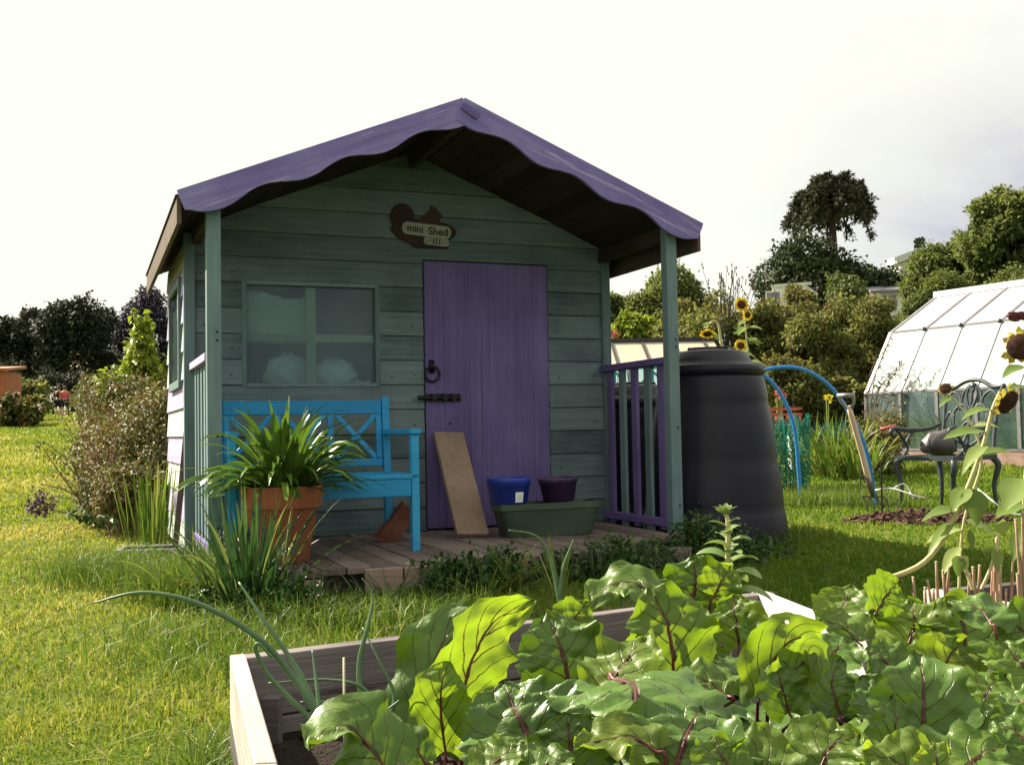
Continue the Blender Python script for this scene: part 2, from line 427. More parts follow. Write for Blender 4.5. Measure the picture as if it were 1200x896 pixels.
def side_mat():
    m, nt, out = _nt('patchwork_side_boards')
    r = _attr(nt,'rnd')
    ramp = _ramp(nt, [(0,(.50,.58,.52)),(.34,(.46,.38,.62)),(.67,(.60,.64,.60))], 'CONSTANT'); nt.links.new(r, ramp.inputs[0])
    g = _noise(nt, _map(nt,(40,2.5,40)), 1, 5, .65)
    f = _ramp(nt, [(.40,(.78,.78,.78)),(.6,(1,1,1))]); nt.links.new(g.outputs['Fac'], f.inputs[0])
    col = _mix(nt, 1.0, ramp.outputs[0], f.outputs[0], 'MULTIPLY')
    _pr(nt, out, col, .75, .2, 0, _bump(nt, g.outputs['Fac'], .4, .006)); return m
M['sidewood'] = side_mat()

# foliage
M['grass']  = leafmat('grass_blades', [(0,(.075,.150,.010)),(.4,(.155,.225,.020)),(.7,(.34,.335,.055)),(1,(.50,.41,.18))], .45, (1,1,.8), .6, .2)
M['longgrass'] = leafmat('long_grass_blades', [(0,(.05,.11,.012)),(.5,(.13,.20,.025)),(.85,(.25,.27,.06)),(1,(.44,.38,.18))], .4, (1,1,.8), .5, .3)
M['iris']   = leafmat('strap_leaves', [(0,(.022,.062,.024)),(.6,(.045,.10,.034)),(.9,(.10,.17,.05)),(1,(.32,.31,.15))], .3, (1,1,.6), .4, .4)
M['aga']    = leafmat('glossy_strap_leaves', [(0,(.05,.10,.018)),(.5,(.085,.17,.025)),(1,(.16,.25,.045))], .3, (1,1,.5), .25, .6)
M['weed']   = leafmat('weed_leaves', [(0,(.022,.060,.012)),(.6,(.045,.10,.022)),(1,(.09,.16,.035))], .3, (1,1,.6), .5, .3)
M['darktree'] = leafmat('dark_tree_leaves', [(0,(.020,.024,.016)),(.5,(.034,.042,.024)),(1,(.065,.070,.036))], .15, None, .7, .1)
M['purpletree'] = leafmat('copper_leaves', [(0,(.030,.026,.045)),(.5,(.050,.042,.065)),(1,(.085,.075,.095))], .15, None, .7, .15)
M['midtree'] = leafmat('mid_green_leaves', [(0,(.055,.078,.024)),(.5,(.125,.16,.05)),(1,(.25,.27,.095))], .5, (1,1,.6), .6, .2)
M['olive']  = leafmat('olive_leaves', [(0,(.075,.092,.028)),(.5,(.165,.19,.058)),(1,(.33,.35,.13))], .58, (1,1,.6), .6, .2, patch=(.15,.135,.055), pscale=.9)
M['palebush'] = leafmat('pale_bush_leaves', [(0,(.075,.10,.03)),(.5,(.15,.18,.055)),(1,(.26,.27,.11))], .3, (1,1,.6), .6, .2)
M['lime']   = leafmat('lime_leaves', [(0,(.12,.17,.02)),(.5,(.22,.28,.035)),(1,(.36,.40,.07))], .45, (1,1,.5), .55, .2)
M['bramble'] = leafmat('autumn_bramble_leaves', [(0,(.055,.038,.018)),(.3,(.075,.085,.022)),(.6,(.15,.155,.04)),(.8,(.20,.115,.06)),(1,(.25,.17,.09))], .3, (1,1,.7), .6, .2)
M['conifer'] = leafmat('conifer_needles', [(0,(.026,.040,.018)),(.6,(.05,.070,.030)),(1,(.095,.115,.045))], .1, None, .7, .1)
M['spiky']  = leafmat('monkey_puzzle_spikes', [(0,(.03,.034,.02)),(.6,(.06,.066,.034)),(1,(.12,.115,.06))], .1, None, .6, .2)
M['stem']   = plain('pale_dry_stem', (.42,.36,.20), (.56,.48,.30), 14, .7, .2, 0, .3)
M['greenstem'] = plain('green_stem', (.16,.22,.05), (.26,.32,.09), 14, .55, .3, 0, .2)
M['twig']   = plain('dry_twig', (.16,.10,.06), (.27,.18,.11), 18, .8, .2, 0, .4)
M['orangestalk'] = plain('orange_brown_stalk', (.24,.14,.085), (.40,.28,.19), 18, .7, .2, 0, .4)
M['petal']  = leafmat('yellow_petals', [(0,(.60,.38,.015)),(1,(.82,.64,.05))], .35, None, .6, .2)
M['fadedpetal'] = leafmat('faded_sepals', [(0,(.30,.30,.05)),(.5,(.50,.42,.05)),(1,(.30,.16,.05))], .35, None, .7, .2)
M['seed']   = plain('brown_seed_head', (.045,.018,.014), (.11,.05,.03), 40, .9, .2, 0, 1.0, .01)
M['sunleaf'] = leafmat('sunflower_leaves', [(0,(.12,.19,.04)),(.6,(.20,.28,.07)),(1,(.36,.42,.16))], .45, (1,1,.6), .55, .3)
M['palestem'] = plain('pale_green_stem', (.36,.33,.14), (.50,.45,.24), 14, .5, .3, 0, .2)
M['softleaf'] = leafmat('soft_pale_leaves', [(0,(.14,.22,.06)),(1,(.25,.33,.13))], .3, (1,1,.6), .45, .4)
M['onion']  = plain('onion_stem', (.04,.095,.032), (.075,.15,.055), 10, .4, .45, 0, .1)
M['strawleaf'] = plain('dry_straw', (.50,.46,.30), (.64,.60,.44), 10, .7, .2)
M['thistle'] = leafmat('purple_flower', [(0,(.09,.05,.085)),(1,(.22,.14,.19))], .2, None, .8, .1)
M['redflower'] = leafmat('red_flower', [(0,(.40,.05,.05)),(1,(.55,.15,.15))], .2, None, .8, .1)
M['yflower'] = leafmat('yellow_flower', [(0,(.60,.50,.02)),(1,(.75,.62,.05))], .3, None, .8, .1)

def ground_mat():
    m, nt, out = _nt('lawn_ground')
    v = _map(nt,(1,1,1))
    a = _noise(nt, v, .9, 6, .65); b = _noise(nt, v, 14, 5, .7); c = _noise(nt, v, 160, 3, .6)
    t = _math(nt,'ADD', _math(nt,'MULTIPLY',a.outputs['Fac'],.5), _math(nt,'MULTIPLY',b.outputs['Fac'],.5))
    ramp = _ramp(nt, [(.32,(.07,.12,.014)),(.48,(.13,.185,.022)),(.58,(.20,.23,.04)),(.72,(.32,.27,.12))]); nt.links.new(t, ramp.inputs[0])
    col = _mix(nt, .35, ramp.outputs[0], _ramp_link(nt, c.outputs['Fac']), 'MULTIPLY')
    _pr(nt, out, col, .95, .1, 0, _bump(nt, _math(nt,'ADD',b.outputs['Fac'],c.outputs['Fac']), .9, .03)); return m
def _ramp_link(nt, f):
    r = _ramp(nt, [(.35,(.4,.4,.4)),(.6,(1,1,1))]); nt.links.new(f, r.inputs[0]); return r.outputs[0]
M['ground'] = ground_mat()

# ---------------------------------------------------------------- camera, sun, sky
cam_d = bpy.data.cameras.new('camera'); cam = bpy.data.objects.new('camera', cam_d); COL.objects.link(cam)
cam_d.sensor_fit = 'HORIZONTAL'; cam_d.sensor_width = 36; cam_d.lens = 36*FPX/1200
cam_d.clip_start = .05; cam_d.clip_end = 3000
_c, _s = math.cos(ROLL), math.sin(ROLL)
_r = Vector((1,0,0)); _u = Vector((0,-math.sin(PITCH),math.cos(PITCH))); _f = Vector((0,math.cos(PITCH),math.sin(PITCH)))
_rx = _r*_c - _u*_s; _ux = _r*_s + _u*_c
mat = Matrix.Identity(4)
for i in range(3): mat[i][0] = _rx[i]; mat[i][1] = _ux[i]; mat[i][2] = -_f[i]
mat[2][3] = CZ
cam.matrix_world = mat
sc.camera = cam

EL = R(38); AZ = Vector((-.80,.60,0)).normalized()
SUN = Vector((AZ.x*math.cos(EL), AZ.y*math.cos(EL), math.sin(EL)))
sd = bpy.data.lights.new('sun','SUN'); sd.energy = 5.0; sd.angle = R(.6); sd.color = (1,.90,.72)
so = bpy.data.objects.new('sun', sd); COL.objects.link(so); so.rotation_euler = SUN.to_track_quat('Z','Y').to_euler(); so.location = (-20,15,20)

w = bpy.data.worlds.new('World'); sc.world = w; w.use_nodes = True
nt = w.node_tree; nt.nodes.clear()
wo = nt.nodes.new('ShaderNodeOutputWorld'); bg = nt.nodes.new('ShaderNodeBackground'); bg.inputs[1].default_value = .05
sky = nt.nodes.new('ShaderNodeTexSky'); sky.sky_type = 'NISHITA'; sky.sun_disc = False
sky.sun_elevation = EL; sky.sun_rotation = math.atan2(SUN.x, SUN.y); sky.dust_density = 2.0
tc = nt.nodes.new('ShaderNodeTexCoord')
mp = nt.nodes.new('ShaderNodeMapping'); mp.inputs['Scale'].default_value = (1.3,1.3,3.4); mp.inputs['Location'].default_value = (.4,.2,.1)
nt.links.new(tc.outputs['Generated'], mp.inputs['Vector'])
n1 = _noise(nt, mp.outputs['Vector'], 1.6, 7, .58, .3)
sep = nt.nodes.new('ShaderNodeSeparateXYZ'); nt.links.new(tc.outputs['Generated'], sep.inputs[0])
# a bank of lavender-grey cloud low in the east, bright thin overcast elsewhere
bank = _math(nt,'MULTIPLY', _math(nt,'MULTIPLY_ADD', sep.outputs[0], 5.0, -1.0, True), _math(nt,'MULTIPLY_ADD', sep.outputs[2], -5.5, 1.85, True))
g = _math(nt,'MULTIPLY', bank, _math(nt,'MULTIPLY_ADD', n1.outputs['Fac'], 4.0, -1.0, True))
cl = _mix(nt, g, (7.6,7.6,6.7), (3.3,3.3,4.4))
cover = _ramp(nt, [(.22,(.72,.72,.72)),(.46,(1,1,1))]); nt.links.new(n1.outputs['Fac'], cover.inputs[0])
skc = _mix(nt, cover.outputs[0], sky.outputs[0], cl)
nt.links.new(skc, bg.inputs[0]); nt.links.new(bg.outputs[0], wo.inputs[0])
vs = sc.view_settings; vs.view_transform = 'Standard'; vs.look = 'None'; vs.gamma = 1; vs.use_curve_mapping = False
vs.exposure = 1.5
sc.cycles.max_bounces = 8; sc.cycles.transparent_max_bounces = 24; sc.cycles.transmission_bounces = 6
sc.cycles.caustics_reflective = False; sc.cycles.caustics_refractive = False

# ---------------------------------------------------------------- ground sheet
ys = [-6,-3,-1,0,1,2,3,4,5,6,7,8,9,10,12,14,17,20,25,30,36,43,50,60,70,80,90,102,130,200,400,900]
xs = [-900,-400,-200,-120,-80,-60,-45,-35,-27,-20,-15,-11,-8,-6,-4,-2,-1,0,1,2,4,6,8,11,15,20,27,35,45,60,80,120,200,400,900]
gb = MB(); nv = len(xs)
gb.add([(x,y,gz(x,y)) for y in ys for x in xs], [(j*nv+i, j*nv+i+1, (j+1)*nv+i+1, (j+1)*nv+i) for j in range(len(ys)-1) for i in range(nv-1)])
tag(gb.build('ground', M['ground'], smooth=True), kind='structure')

# shed frame (also needed to keep the lawn off the deck)
SX, SY, STH = -0.263, 5.6, 0.382
sc_, ss_ = math.cos(STH), math.sin(STH)
def shed_w(u, v, z=0): return Vector((SX + u*sc_ - v*ss_, SY + u*ss_ + v*sc_, z))
def shed_uv(x, y):
    dx, dy = x-SX, y-SY
    return dx*sc_ + dy*ss_, -dx*ss_ + dy*sc_
# raised beds
BZ = .264
B_L = on_plane(276,767,BZ); B_R = on_plane(897,692,BZ); B_LN = on_plane(301,896,BZ)
for _q in (B_L,B_R,B_LN): _q.z = 0
B_LN = B_L + (B_LN-B_L)*1.45
bed_far = (B_R-B_L).normalized(); bed_dn = (B_LN-B_L).normalized()
C0 = on_plane(1082,691,BZ); C1 = on_plane(1330,668,BZ); C0.z = C1.z = 0
cd = (C1-C0).normalized(); cn = Vector((cd.y,-cd.x,0))
def in_bed(x, y):
    p = Vector((x,y,0)) - B_L
    # outside: left of the left plank or beyond the far plank
    nl = Vector((bed_dn.y,-bed_dn.x,0)); nf = Vector((-bed_far.y,bed_far.x,0))
    if p.dot(nl) < .02 and p.dot(nf) < .01 and p.dot(bed_far) < (B_R-B_L).length - .38*p.dot(nf): return True
    q = Vector((x,y,0)) - C0
    return q.dot(cd) > -.02 and q.dot(cn) > -.02

def blades(name, xy, h, wd, lean, mat, rn, curve=.4, zf=None, attrs=None):
    n = len(xy)
    z = np.array([gz(a,b) for a,b in xy]) if zf is None else zf
    b = np.column_stack([xy, z-.004])
    az = rng.uniform(0, 2*PI, n); S = np.column_stack([np.cos(az), np.sin(az), np.zeros(n)])
    la = rng.uniform(0, 2*PI, n); L = np.column_stack([np.cos(la), np.sin(la), np.zeros(n)])*(lean*rng.random(n))[:,None]
    h = h[:,None]; wd = np.broadcast_to(wd,(n,))[:,None]
    up = np.array([0,0,1.])
    m = b + (up*.55 + L*.35)*h
    t = b + (up*(1-.35*np.linalg.norm(L,axis=1,keepdims=True)) + L*(1+curve))*h
    V = np.stack([b-S*wd*.5, b+S*wd*.5, m-S*wd*.4, m+S*wd*.4, t-S*wd*.06, t+S*wd*.06], 1).reshape(-1,3)
    base = np.arange(n)[:,None]*6
    F = np.concatenate([base+np.array([[0,1,3,2]]), base+np.array([[2,3,5,4]])], 0)
    return V, F, np.repeat(rn, 6)
def patch_noise(xy, s, seed):
    r = np.random.default_rng(seed); out = np.zeros(len(xy))
    for k in range(7):
        a = r.uniform(0,2*PI); f = s*r.uniform(.5,2.2); out += np.sin((xy[:,0]*math.cos(a)+xy[:,1]*math.sin(a))*f + r.uniform(0,6))
    return out/4.0
def lawn():
    N = 420000
    Y = 1.15*np.exp(rng.random(N)*math.log(75/1.15))
    X = (rng.random(N)*1.5-.75)*(Y*.5+.7)*1.5
    xy = np.column_stack([X,Y])
    u = (X-SX)*sc_+(Y-SY)*ss_; v = -(X-SX)*ss_+(Y-SY)*sc_
    deck = (u>-1.28)&(u<1.3)&(v>-.62)&(v<2.45)
    p = xy-np.array([B_L.x,B_L.y]); nl = np.array([bed_dn.y,-bed_dn.x]); nf = np.array([-bed_far.y,bed_far.x])
    bf = np.array([bed_far.x,bed_far.y]); q_ = xy-np.array([C0.x,C0.y])
    bed = ((p@nl<.02)&(p@nf<.02)&(p@bf < (B_R-B_L).length - .38*(p@nf))) | ((q_@np.array([cd.x,cd.y])>-.02)&(q_@np.array([cn.x,cn.y])>-.02))
    keep = ~deck & ~bed
    xy = xy[keep]; n = len(xy); Y = xy[:,1]
    pn = patch_noise(xy, 1.6, 3); pf = patch_noise(xy, 6, 5)
    dry = np.clip(.37+.30*pn+.17*pf + .30*np.clip(-xy[:,0]-.2-.12*Y,-.2,.9), 0, 1)
    # mown path on the left is shorter; tufts elsewhere
    h = (.022+.014*rng.random(n))*(1+.35*pf)*(1+.25*np.clip(1-dry*1.6,0,1))*np.maximum(1,Y/7)
    h = np.clip(h,.015,.14)
    rn = np.clip(dry*.75 + rng.normal(0,.16,n), 0, 1)
    return blades('lawn', xy, h, .0032*np.maximum(1,Y/2.2), .9, None, rn)
V,F,rn = lawn()
# dead straw lying in the turf
_n = 2200; _Y = 1.2*np.exp(rng.random(_n)*math.log(9/1.2)); _X = (rng.random(_n)*1.5-.75)*(_Y*.5+.7)*1.5
_xy = np.column_stack([_X,_Y]); _k = np.array([not in_bed(*q) and not (-1.28 < shed_uv(*q)[0] < 1.3 and -.62 < shed_uv(*q)[1] < 2.45) for q in _xy]); _xy = _xy[_k]
V2,F2,rn2 = blades('straw', _xy, rng.uniform(.03,.075,len(_xy)), .0035, 2.2, None, rng.uniform(.9,1,len(_xy)), 1.2)
V2[:,2] = np.maximum(V2[:,2], .012+V2[:,2]*.5)
F = np.concatenate([F, F2+len(V)]); V = np.concatenate([V,V2]); rn = np.concatenate([rn,rn2])
tag(np_mesh('lawn_grass', V, F, M['grass'], None, rn), 'short mown grass of the lawn around the shed', 'grass', kind='stuff')
# ================================================================ shed
def uvz(px, py, v):
    """point of the vertical plane at shed depth v under a pixel -> (u, z)"""
    r = ray(px, py)
    # -(x-SX)*ss + (y-SY)*sc = v
    t = (v - SX*ss_ + SY*sc_) / (-r.x*ss_ + r.y*sc_)
    p = r*t
    return shed_uv(p.x, p.y)[0], CZ + p.z
SLOPE = .586/1.437; W2 = 1.437; WW = 1.303; VF = .897; VB = 2.44; DK = .126
ZA = 2.457
shed = thing('garden_shed', 'teal wooden garden shed with purple door, wavy purple gable boards and open porch', 'shed', (SX,SY,0), STH)
def S(mb, name, mat, parent=None, **k): return mb.build(name, mat, parent or shed, **k)
def roof_z(u, d=0): return ZA - .03 - d - SLOPE*abs(u)

def shiplap(mb, u0, u1, z0, ztop, pitch, opens, place, clip=None, rfun=None):
    z = z0; k = 0
    while z < ztop:
        zb = min(z+pitch, ztop)
        cuts = sorted({z+.0015, zb-.0015} | {e for o in opens for e in o[2:4] if z+.004 < e < zb-.004})
        rr = rfun(k) if rfun else random.random()
        for a, b in zip(cuts, cuts[1:]):
            segs = [(u0,u1)]
            for o in opens:
                if o[2] <= (a+b)/2 <= o[3]:
                    segs = [s for q in segs for s in ((q[0],min(q[1],o[0])),(max(q[0],o[1]),q[1])) if s[1]-s[0] > .01]
            for si, (sa, sb) in enumerate(segs):
                la, lb, ra, rb = sa, sa, sb, sb
                if clip:
                    ca, cb = clip(a), clip(b)
                    if ca < .02: continue
                    cb = max(cb, .005)
                    la, lb, ra, rb = max(sa,-ca), max(sa,-cb), min(sb,ca), min(sb,cb)
                    if la >= ra: continue
                    if lb > rb: lb = rb = (lb+rb)/2
                fa = .016 - .012*(a-z)/pitch; fb = .016 - .012*(b-z)/pitch
                q = [(la,fa,a),(ra,fa,a),(rb,fb,b),(lb,fb,b),(la,-.010,a),(ra,-.010,a),(rb,-.010,b),(lb,-.010,b)]
                mb.add([place(*p) for p in q], [(0,1,2,3),(5,4,7,6),(0,4,5,1),(1,5,6,2),(2,6,7,3),(3,7,4,0)], min(1,max(0,rr+random.uniform(-.1,.1)*(si+1)*.6)) if not rfun else rr)
        z = zb; k += 1
DO = (.064, .894, 0, 1.770); WO = (-1.015, -.205, .995, 1.608)
mb = MB()
shiplap(mb, -WW+.03, WW-.03, DK, 2.42, .147, [DO, WO], lambda u,o,z:(u, VF-o, z), clip=lambda z:(ZA-.035-z)/SLOPE)
for k in range(15):
    for un in (-1.235,-1.07,-.14,.0,.955,1.22):
        zn = DK + .147*(k+.28+.12*random.random())
        if abs(un) < (ZA-.1-zn)/SLOPE and random.random() < .8:
            un += random.uniform(-.012,.012); mb.tube([(un,VF-.0135,zn),(un,VF-.0165,zn)], .0045, 8, mi=1)
S(mb, 'front_wall', [M['teal'], M['black_iron']])
SWO = (1.32, 2.02, 1.06, 1.62)
def sidecol(k): return [.1,.5,.8,.5,.1,.5,.8,.1,.5,.5,.5,.5,.5][k%13]
mb = MB(); shiplap(mb, VF+.03, VB, .06, 1.86, .165, [SWO], lambda u,o,z:(-WW-o, u, z), rfun=sidecol)
S(mb, 'side_wall', M['sidewood'])
mb = MB(); shiplap(mb, VF+.03, VB, .06, 1.86, .147, [], lambda u,o,z:(WW+o, u, z)); S(mb, 'side_wall', M['teal'])
mb = MB(); shiplap(mb, -WW+.03, WW-.03, .06, 2.42, .147, [], lambda u,o,z:(u, VB+o, z), clip=lambda z:(ZA-.035-z)/SLOPE)
S(mb, 'back_wall', M['teal'])
# floor, then panels added to block light through the wall board gaps
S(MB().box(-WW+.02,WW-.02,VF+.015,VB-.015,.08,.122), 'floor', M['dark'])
S(MB().box(-WW+.04,WW-.04,VB-.035,VB-.028,.122,1.9).box(WW-.04,WW-.033,VF+.03,VB-.04,.122,1.86), 'light_baffle', M['dark'])
# side window: purple trim and dark pane
sw = S(MB().box(-WW-.03,-WW+.02,SWO[0]-.05,SWO[0],SWO[2]-.05,SWO[3]+.05).box(-WW-.03,-WW+.02,SWO[1],SWO[1]+.05,SWO[2]-.05,SWO[3]+.05)
  .box(-WW-.03,-WW+.02,SWO[0],SWO[1],SWO[3],SWO[3]+.05).box(-WW-.03,-WW+.02,SWO[0],SWO[1],SWO[2]-.05,SWO[2]), 'window', M['tealv'], bevel=.003)
MB().box(-WW-.004,-WW,SWO[0],SWO[1],SWO[2],SWO[3]).build('pane', M['pane'], sw)
# front window: recessed frame, cross bars, pane
fw = MB()
fr = .028
fw.box(WO[0],WO[0]+fr,VF-.012,VF+.05,WO[2],WO[3]).box(WO[1]-fr,WO[1],VF-.012,VF+.05,WO[2],WO[3])
fw.box(WO[0]+fr,WO[1]-fr,VF-.012,VF+.05,WO[3]-.022,WO[3]).box(WO[0]+fr,WO[1]-fr,VF-.012,VF+.05,WO[2],WO[2]+.022)
win = S(fw, 'window', M['tealv'], bevel=.002)
um = uvz(366,390,VF)[0]; zm = uvz(400,396,VF)[1]
MB().box(um-.028,um+.028,VF+.034,VF+.066,WO[2]+.022,WO[3]-.022).build('glazing_bar', M['paleglaz'], win, bevel=.002)
MB().box(WO[0]+fr,um-.028,VF+.036,VF+.064,zm-.022,zm+.022).box(um+.028,WO[1]-fr,VF+.036,VF+.064,zm-.022,zm+.022).build('glazing_bar', M['paleglaz'], win, bevel=.002)
MB().box(WO[0]+fr,WO[1]-fr,VF+.024,VF+.028,WO[2]+.022,WO[3]-.022).build('pane', M['pane'], win)
# corner posts of the closed room
for sgn in (-1,1):
    S(MB().box(sgn*WW-.03,sgn*WW+.03,VF-.032,VF+.03,.02,roof_z(WW,.035)), 'corner_post', M['tealv'], bevel=.004)
# roof: two panels of dark boards under felt
def slope_panel(sgn, v0, v1, t0, t1, u0=0, u1=W2-.006):
    q = []
    for v in (v0,v1):
        for u, d in ((u0,t0),(u1,t0),(u1,t1),(u0,t1)):
            q.append((sgn*u, v, ZA - SLOPE*u - d))
    f = [(0,1,2,3),(7,6,5,4),(0,4,5,1),(1,5,6,2),(2,6,7,3),(3,7,4,0)]
    return q, (f if sgn < 0 else [tuple(reversed(x)) for x in f])
VR = 2.60
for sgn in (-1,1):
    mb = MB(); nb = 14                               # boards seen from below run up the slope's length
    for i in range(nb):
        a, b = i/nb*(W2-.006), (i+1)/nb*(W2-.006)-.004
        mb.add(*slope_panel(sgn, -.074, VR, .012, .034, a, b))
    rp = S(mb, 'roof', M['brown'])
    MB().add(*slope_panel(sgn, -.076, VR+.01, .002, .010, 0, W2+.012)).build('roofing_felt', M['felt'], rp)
    # eave board along the low edge, and a rafter beam under each side
    x = sgn*(W2-.018); zt = ZA - SLOPE*(W2-.03) - .036
    S(MB().box(min(x,x+sgn*.022),max(x,x+sgn*.022),-.07,VR,zt-.12,zt+.02), 'eave_board', M['eave'], bevel=.003)
    xb = sgn*(WW-.035)
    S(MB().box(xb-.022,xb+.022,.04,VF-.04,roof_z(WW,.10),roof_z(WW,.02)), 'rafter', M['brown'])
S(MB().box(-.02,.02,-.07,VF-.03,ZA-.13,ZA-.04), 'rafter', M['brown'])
# scalloped gable boards
LB = 1.437/math.cos(math.atan(SLOPE))
for sgn in (-1,1):
    top, bot = [], []
    n = 90
    for i in range(n+1):
        t = i/n; x = LB*(1-t)                        # t = 0 at the eave end
        th = .108 + .019*math.cos(2*PI*(t-.115)/.278)
        if t < .05: th = min(th+.012, .085 + (th+.012-.085)*math.sin(t/.05*PI/2)) 
        elif t < .2: th += .012*(1-(t-.05)/.15)
        bot.append((sgn*x, -th + random.uniform(-.0008,.0008))); top.append((sgn*x, .012))
    mb = MB()
    for (a, b), (c, d) in zip(zip(top,top[1:]), zip(bot,bot[1:])):
        q = [(a[0],-.022,a[1]),(b[0],-.022,b[1]),(d[0],-.022,d[1]),(c[0],-.022,c[1]),(a[0],0,a[1]),(b[0],0,b[1]),(d[0],0,d[1]),(c[0],0,c[1])]
        f = [(0,1,2,3),(7,6,5,4),(4,5,1,0),(3,2,6,7)]
        if a is top[0]: f.append((0,3,7,4))
        if b is top[-1]: f.append((1,5,6,2))
        b0 = len(mb.v); mb.add(q, f if sgn < 0 else [tuple(reversed(x)) for x in f], .5)
    fb = S(mb, 'gable_board', M['purplex'])
    fb.location = (0, -.078 - (.0 if sgn < 0 else .003), ZA); fb.rotation_euler = (0, sgn*math.atan(SLOPE), 0)
# little cap where the gable boards meet
S(MB().bar((-.01,-.108,ZA-.035),(.075,-.108,ZA-.085),.014,.04,(0,0,1)), 'gable_cap', M['railp'], bevel=.003)
# porch posts
for sgn in (-1,1):
    p = S(MB().box(sgn*(WW-.035)-.034,sgn*(WW-.035)+.034,-.034,.034,.02,roof_z(WW-.035,.036)), 'porch_post', M['tealv'], bevel=.004)
    b = MB()
    for z in (.28,.72,1.18,1.22): b.ball((sgn*(WW-.035)+.012,-.036,z),.006,8,6,1,.6,1)
    b.build('nail', M['black_iron'], p, smooth=True)
# railings: rail, bottom rail, slats
for sgn in (-1,1):
    x = sgn*(WW-.03)
    r = S(MB().box(x-.035,x+.035,.036,VF-.036,1.085,1.125), 'handrail', M['railp'] if sgn > 0 else M['sidewood'], bevel=.004)
    S(MB().box(x-.02,x+.02,.036,VF-.036,.15,.195), 'bottom_rail', M['railp'], bevel=.003)
    for i in range(5):
        v = .13 + i*.16
        S(MB().box(x-.011,x+.011,v-.032,v+.032,.10 if i%2 else .128,1.083), 'slat', M['purple'] if (i%2==0 and sgn > 0) else M['tealv'], bevel=.002)
# deck: boards run front to back, ragged front edge stepping back to the right
k = 0; u = -1.24; dm = MB()
while u < 1.2:
    wd = .118
    front = -.64 if u < .38 else -.64 + (u-.38)*.62
    front += random.uniform(-.015,.015); dz = random.uniform(-.004,.003)
    dm.box(u, u+wd-random.uniform(.004,.010), front, VF-.034, .096+dz, DK+dz, rnd=random.random()); u += wd; k += 1
S(dm, 'deck', M['deck'], bevel=.003)
S(MB().box(-1.2,1.1,-.45,-.40,.0,.094).box(-1.2,1.18,.2,.25,0,.094), 'joist', M['deck'])
for (a, b, z0, z1, y) in ((-1.2,-.885,.004,.088,-.63),(-.70,-.53,.012,.122,-.668),(-.52,-.16,.018,.118,-.662),(-.15,.40,.006,.09,-.62)):
    S(MB().box(a,b,y-.014,y+.014,z0,z1), 'deck_edge_board', M['edge'], bevel=.004)
mb = MB().bar((.42,-.60,.05),(1.04,-.22,.05),.028,.085); S(mb, 'deck_edge_board', M['edge'], bevel=.004)
# door of vertical planks
dr = MB(); a = DO[0]+.008
ws = [.12,.165,.13,.175,.125,.103]
for wv in ws:
    dr.box(a, min(a+wv-.0012,DO[1]-.008), VF-.022, VF+.010, DK+.012, DO[3]-.010, rnd=.5+random.uniform(-.3,.3)); a += wv
door = S(dr, 'door', M['purple'], bevel=.0015)
S(MB().box(DO[0],DO[1],VF+.012,VF+.03,DK,DO[3]), 'door_frame', M['dark'])
uh, zh = uvz(506,436,VF-.03)
h = MB()
h.tube([(uh+.045*math.cos(q), VF-.040-.004*math.sin(q), zh-.012+.045*math.sin(q)) for q in np.linspace(0,2*PI,29)], .0075, 8)
h.box(uh-.016,uh+.016,VF-.032,VF-.0225,zh-.005,zh+.075).ball((uh,VF-.040,zh+.034),.014,10,8)
h.build('ring_handle', M['black_iron'], door, smooth=True)
uL, zb = uvz(489,466,VF-.03); uR, _ = uvz(540,466,VF-.03)
h = MB().box(uL+.06,uR,VF-.029,VF-.0225,zb-.024,zb+.024)
h.tube([(uL,VF-.042,zb),(uR-.01,VF-.042,zb)], .0125, 10)
for q in (.10,.17,.225): h.box(uL+q-.012,uL+q+.012,VF-.058,VF-.028,zb-.021,zb+.021)
h.tube([(uL+.14,VF-.042,zb),(uL+.14,VF-.075,zb-.012)], .008, 8)
h.build('bolt', M['black_iron'], door)
ud, zd = uvz(528,496,VF-.03); MB().ball((ud,VF-.022,zd),.009,8,6,1,.4,1).build('screw_head', M['black_iron'], door)

# ---------------------------------------------------------------- carved sign over the door
u0, z0 = uvz(497,268,VF-.03)
sgn_ = thing('wall_sign', 'dark carved wooden name sign with a pale slat hanging above the purple door', 'sign', shed_w(u0,VF-.018,z0), STH)
def silhouette(pts, y0, y1, mb): mb.prism(pts, y0, y1)
mb = MB()
base = [(.205*math.cos(a)*(1+.05*math.sin(3*a)), -.02+.078*math.sin(a)) for a in np.linspace(0,2*PI,40,endpoint=False)]
mb.prism(base[::-1], -.012, .0)
tail = [(-.135+.075*math.cos(a), .065+.082*math.sin(a)) for a in np.linspace(0,2*PI,32,endpoint=False)]
mb.prism(tail[::-1], -.016, .0)
body = [(-.06,.02),(-.045,.05),(-.01,.075),(.025,.10),(.04,.118),(.05,.150),(.062,.128),(.078,.138),(.080,.118),(.11,.095),(.12,.078),(.095,.068),(.10,.04),(.13,.02)]
mb.prism(body[::-1], -.019, .0)
foot = [(-.09,-.10),(-.07,-.06),(.15,-.06),(.155,-.115),(-.06,-.118)]
mb.prism(foot[::-1], -.010, .0)
mb.build('backboard', M['signdark'], sgn_, bevel=.003)
def slat_shape(w, h, n=8):
    o = []
    for cx, a0 in ((w/2-h/2,-PI/2),(-w/2+h/2,PI/2)):
        for i in range(n+1):
            a = a0 + PI*i/n; o.append((cx+h/2*math.cos(a)*.8, h/2*math.sin(a)))
    return o
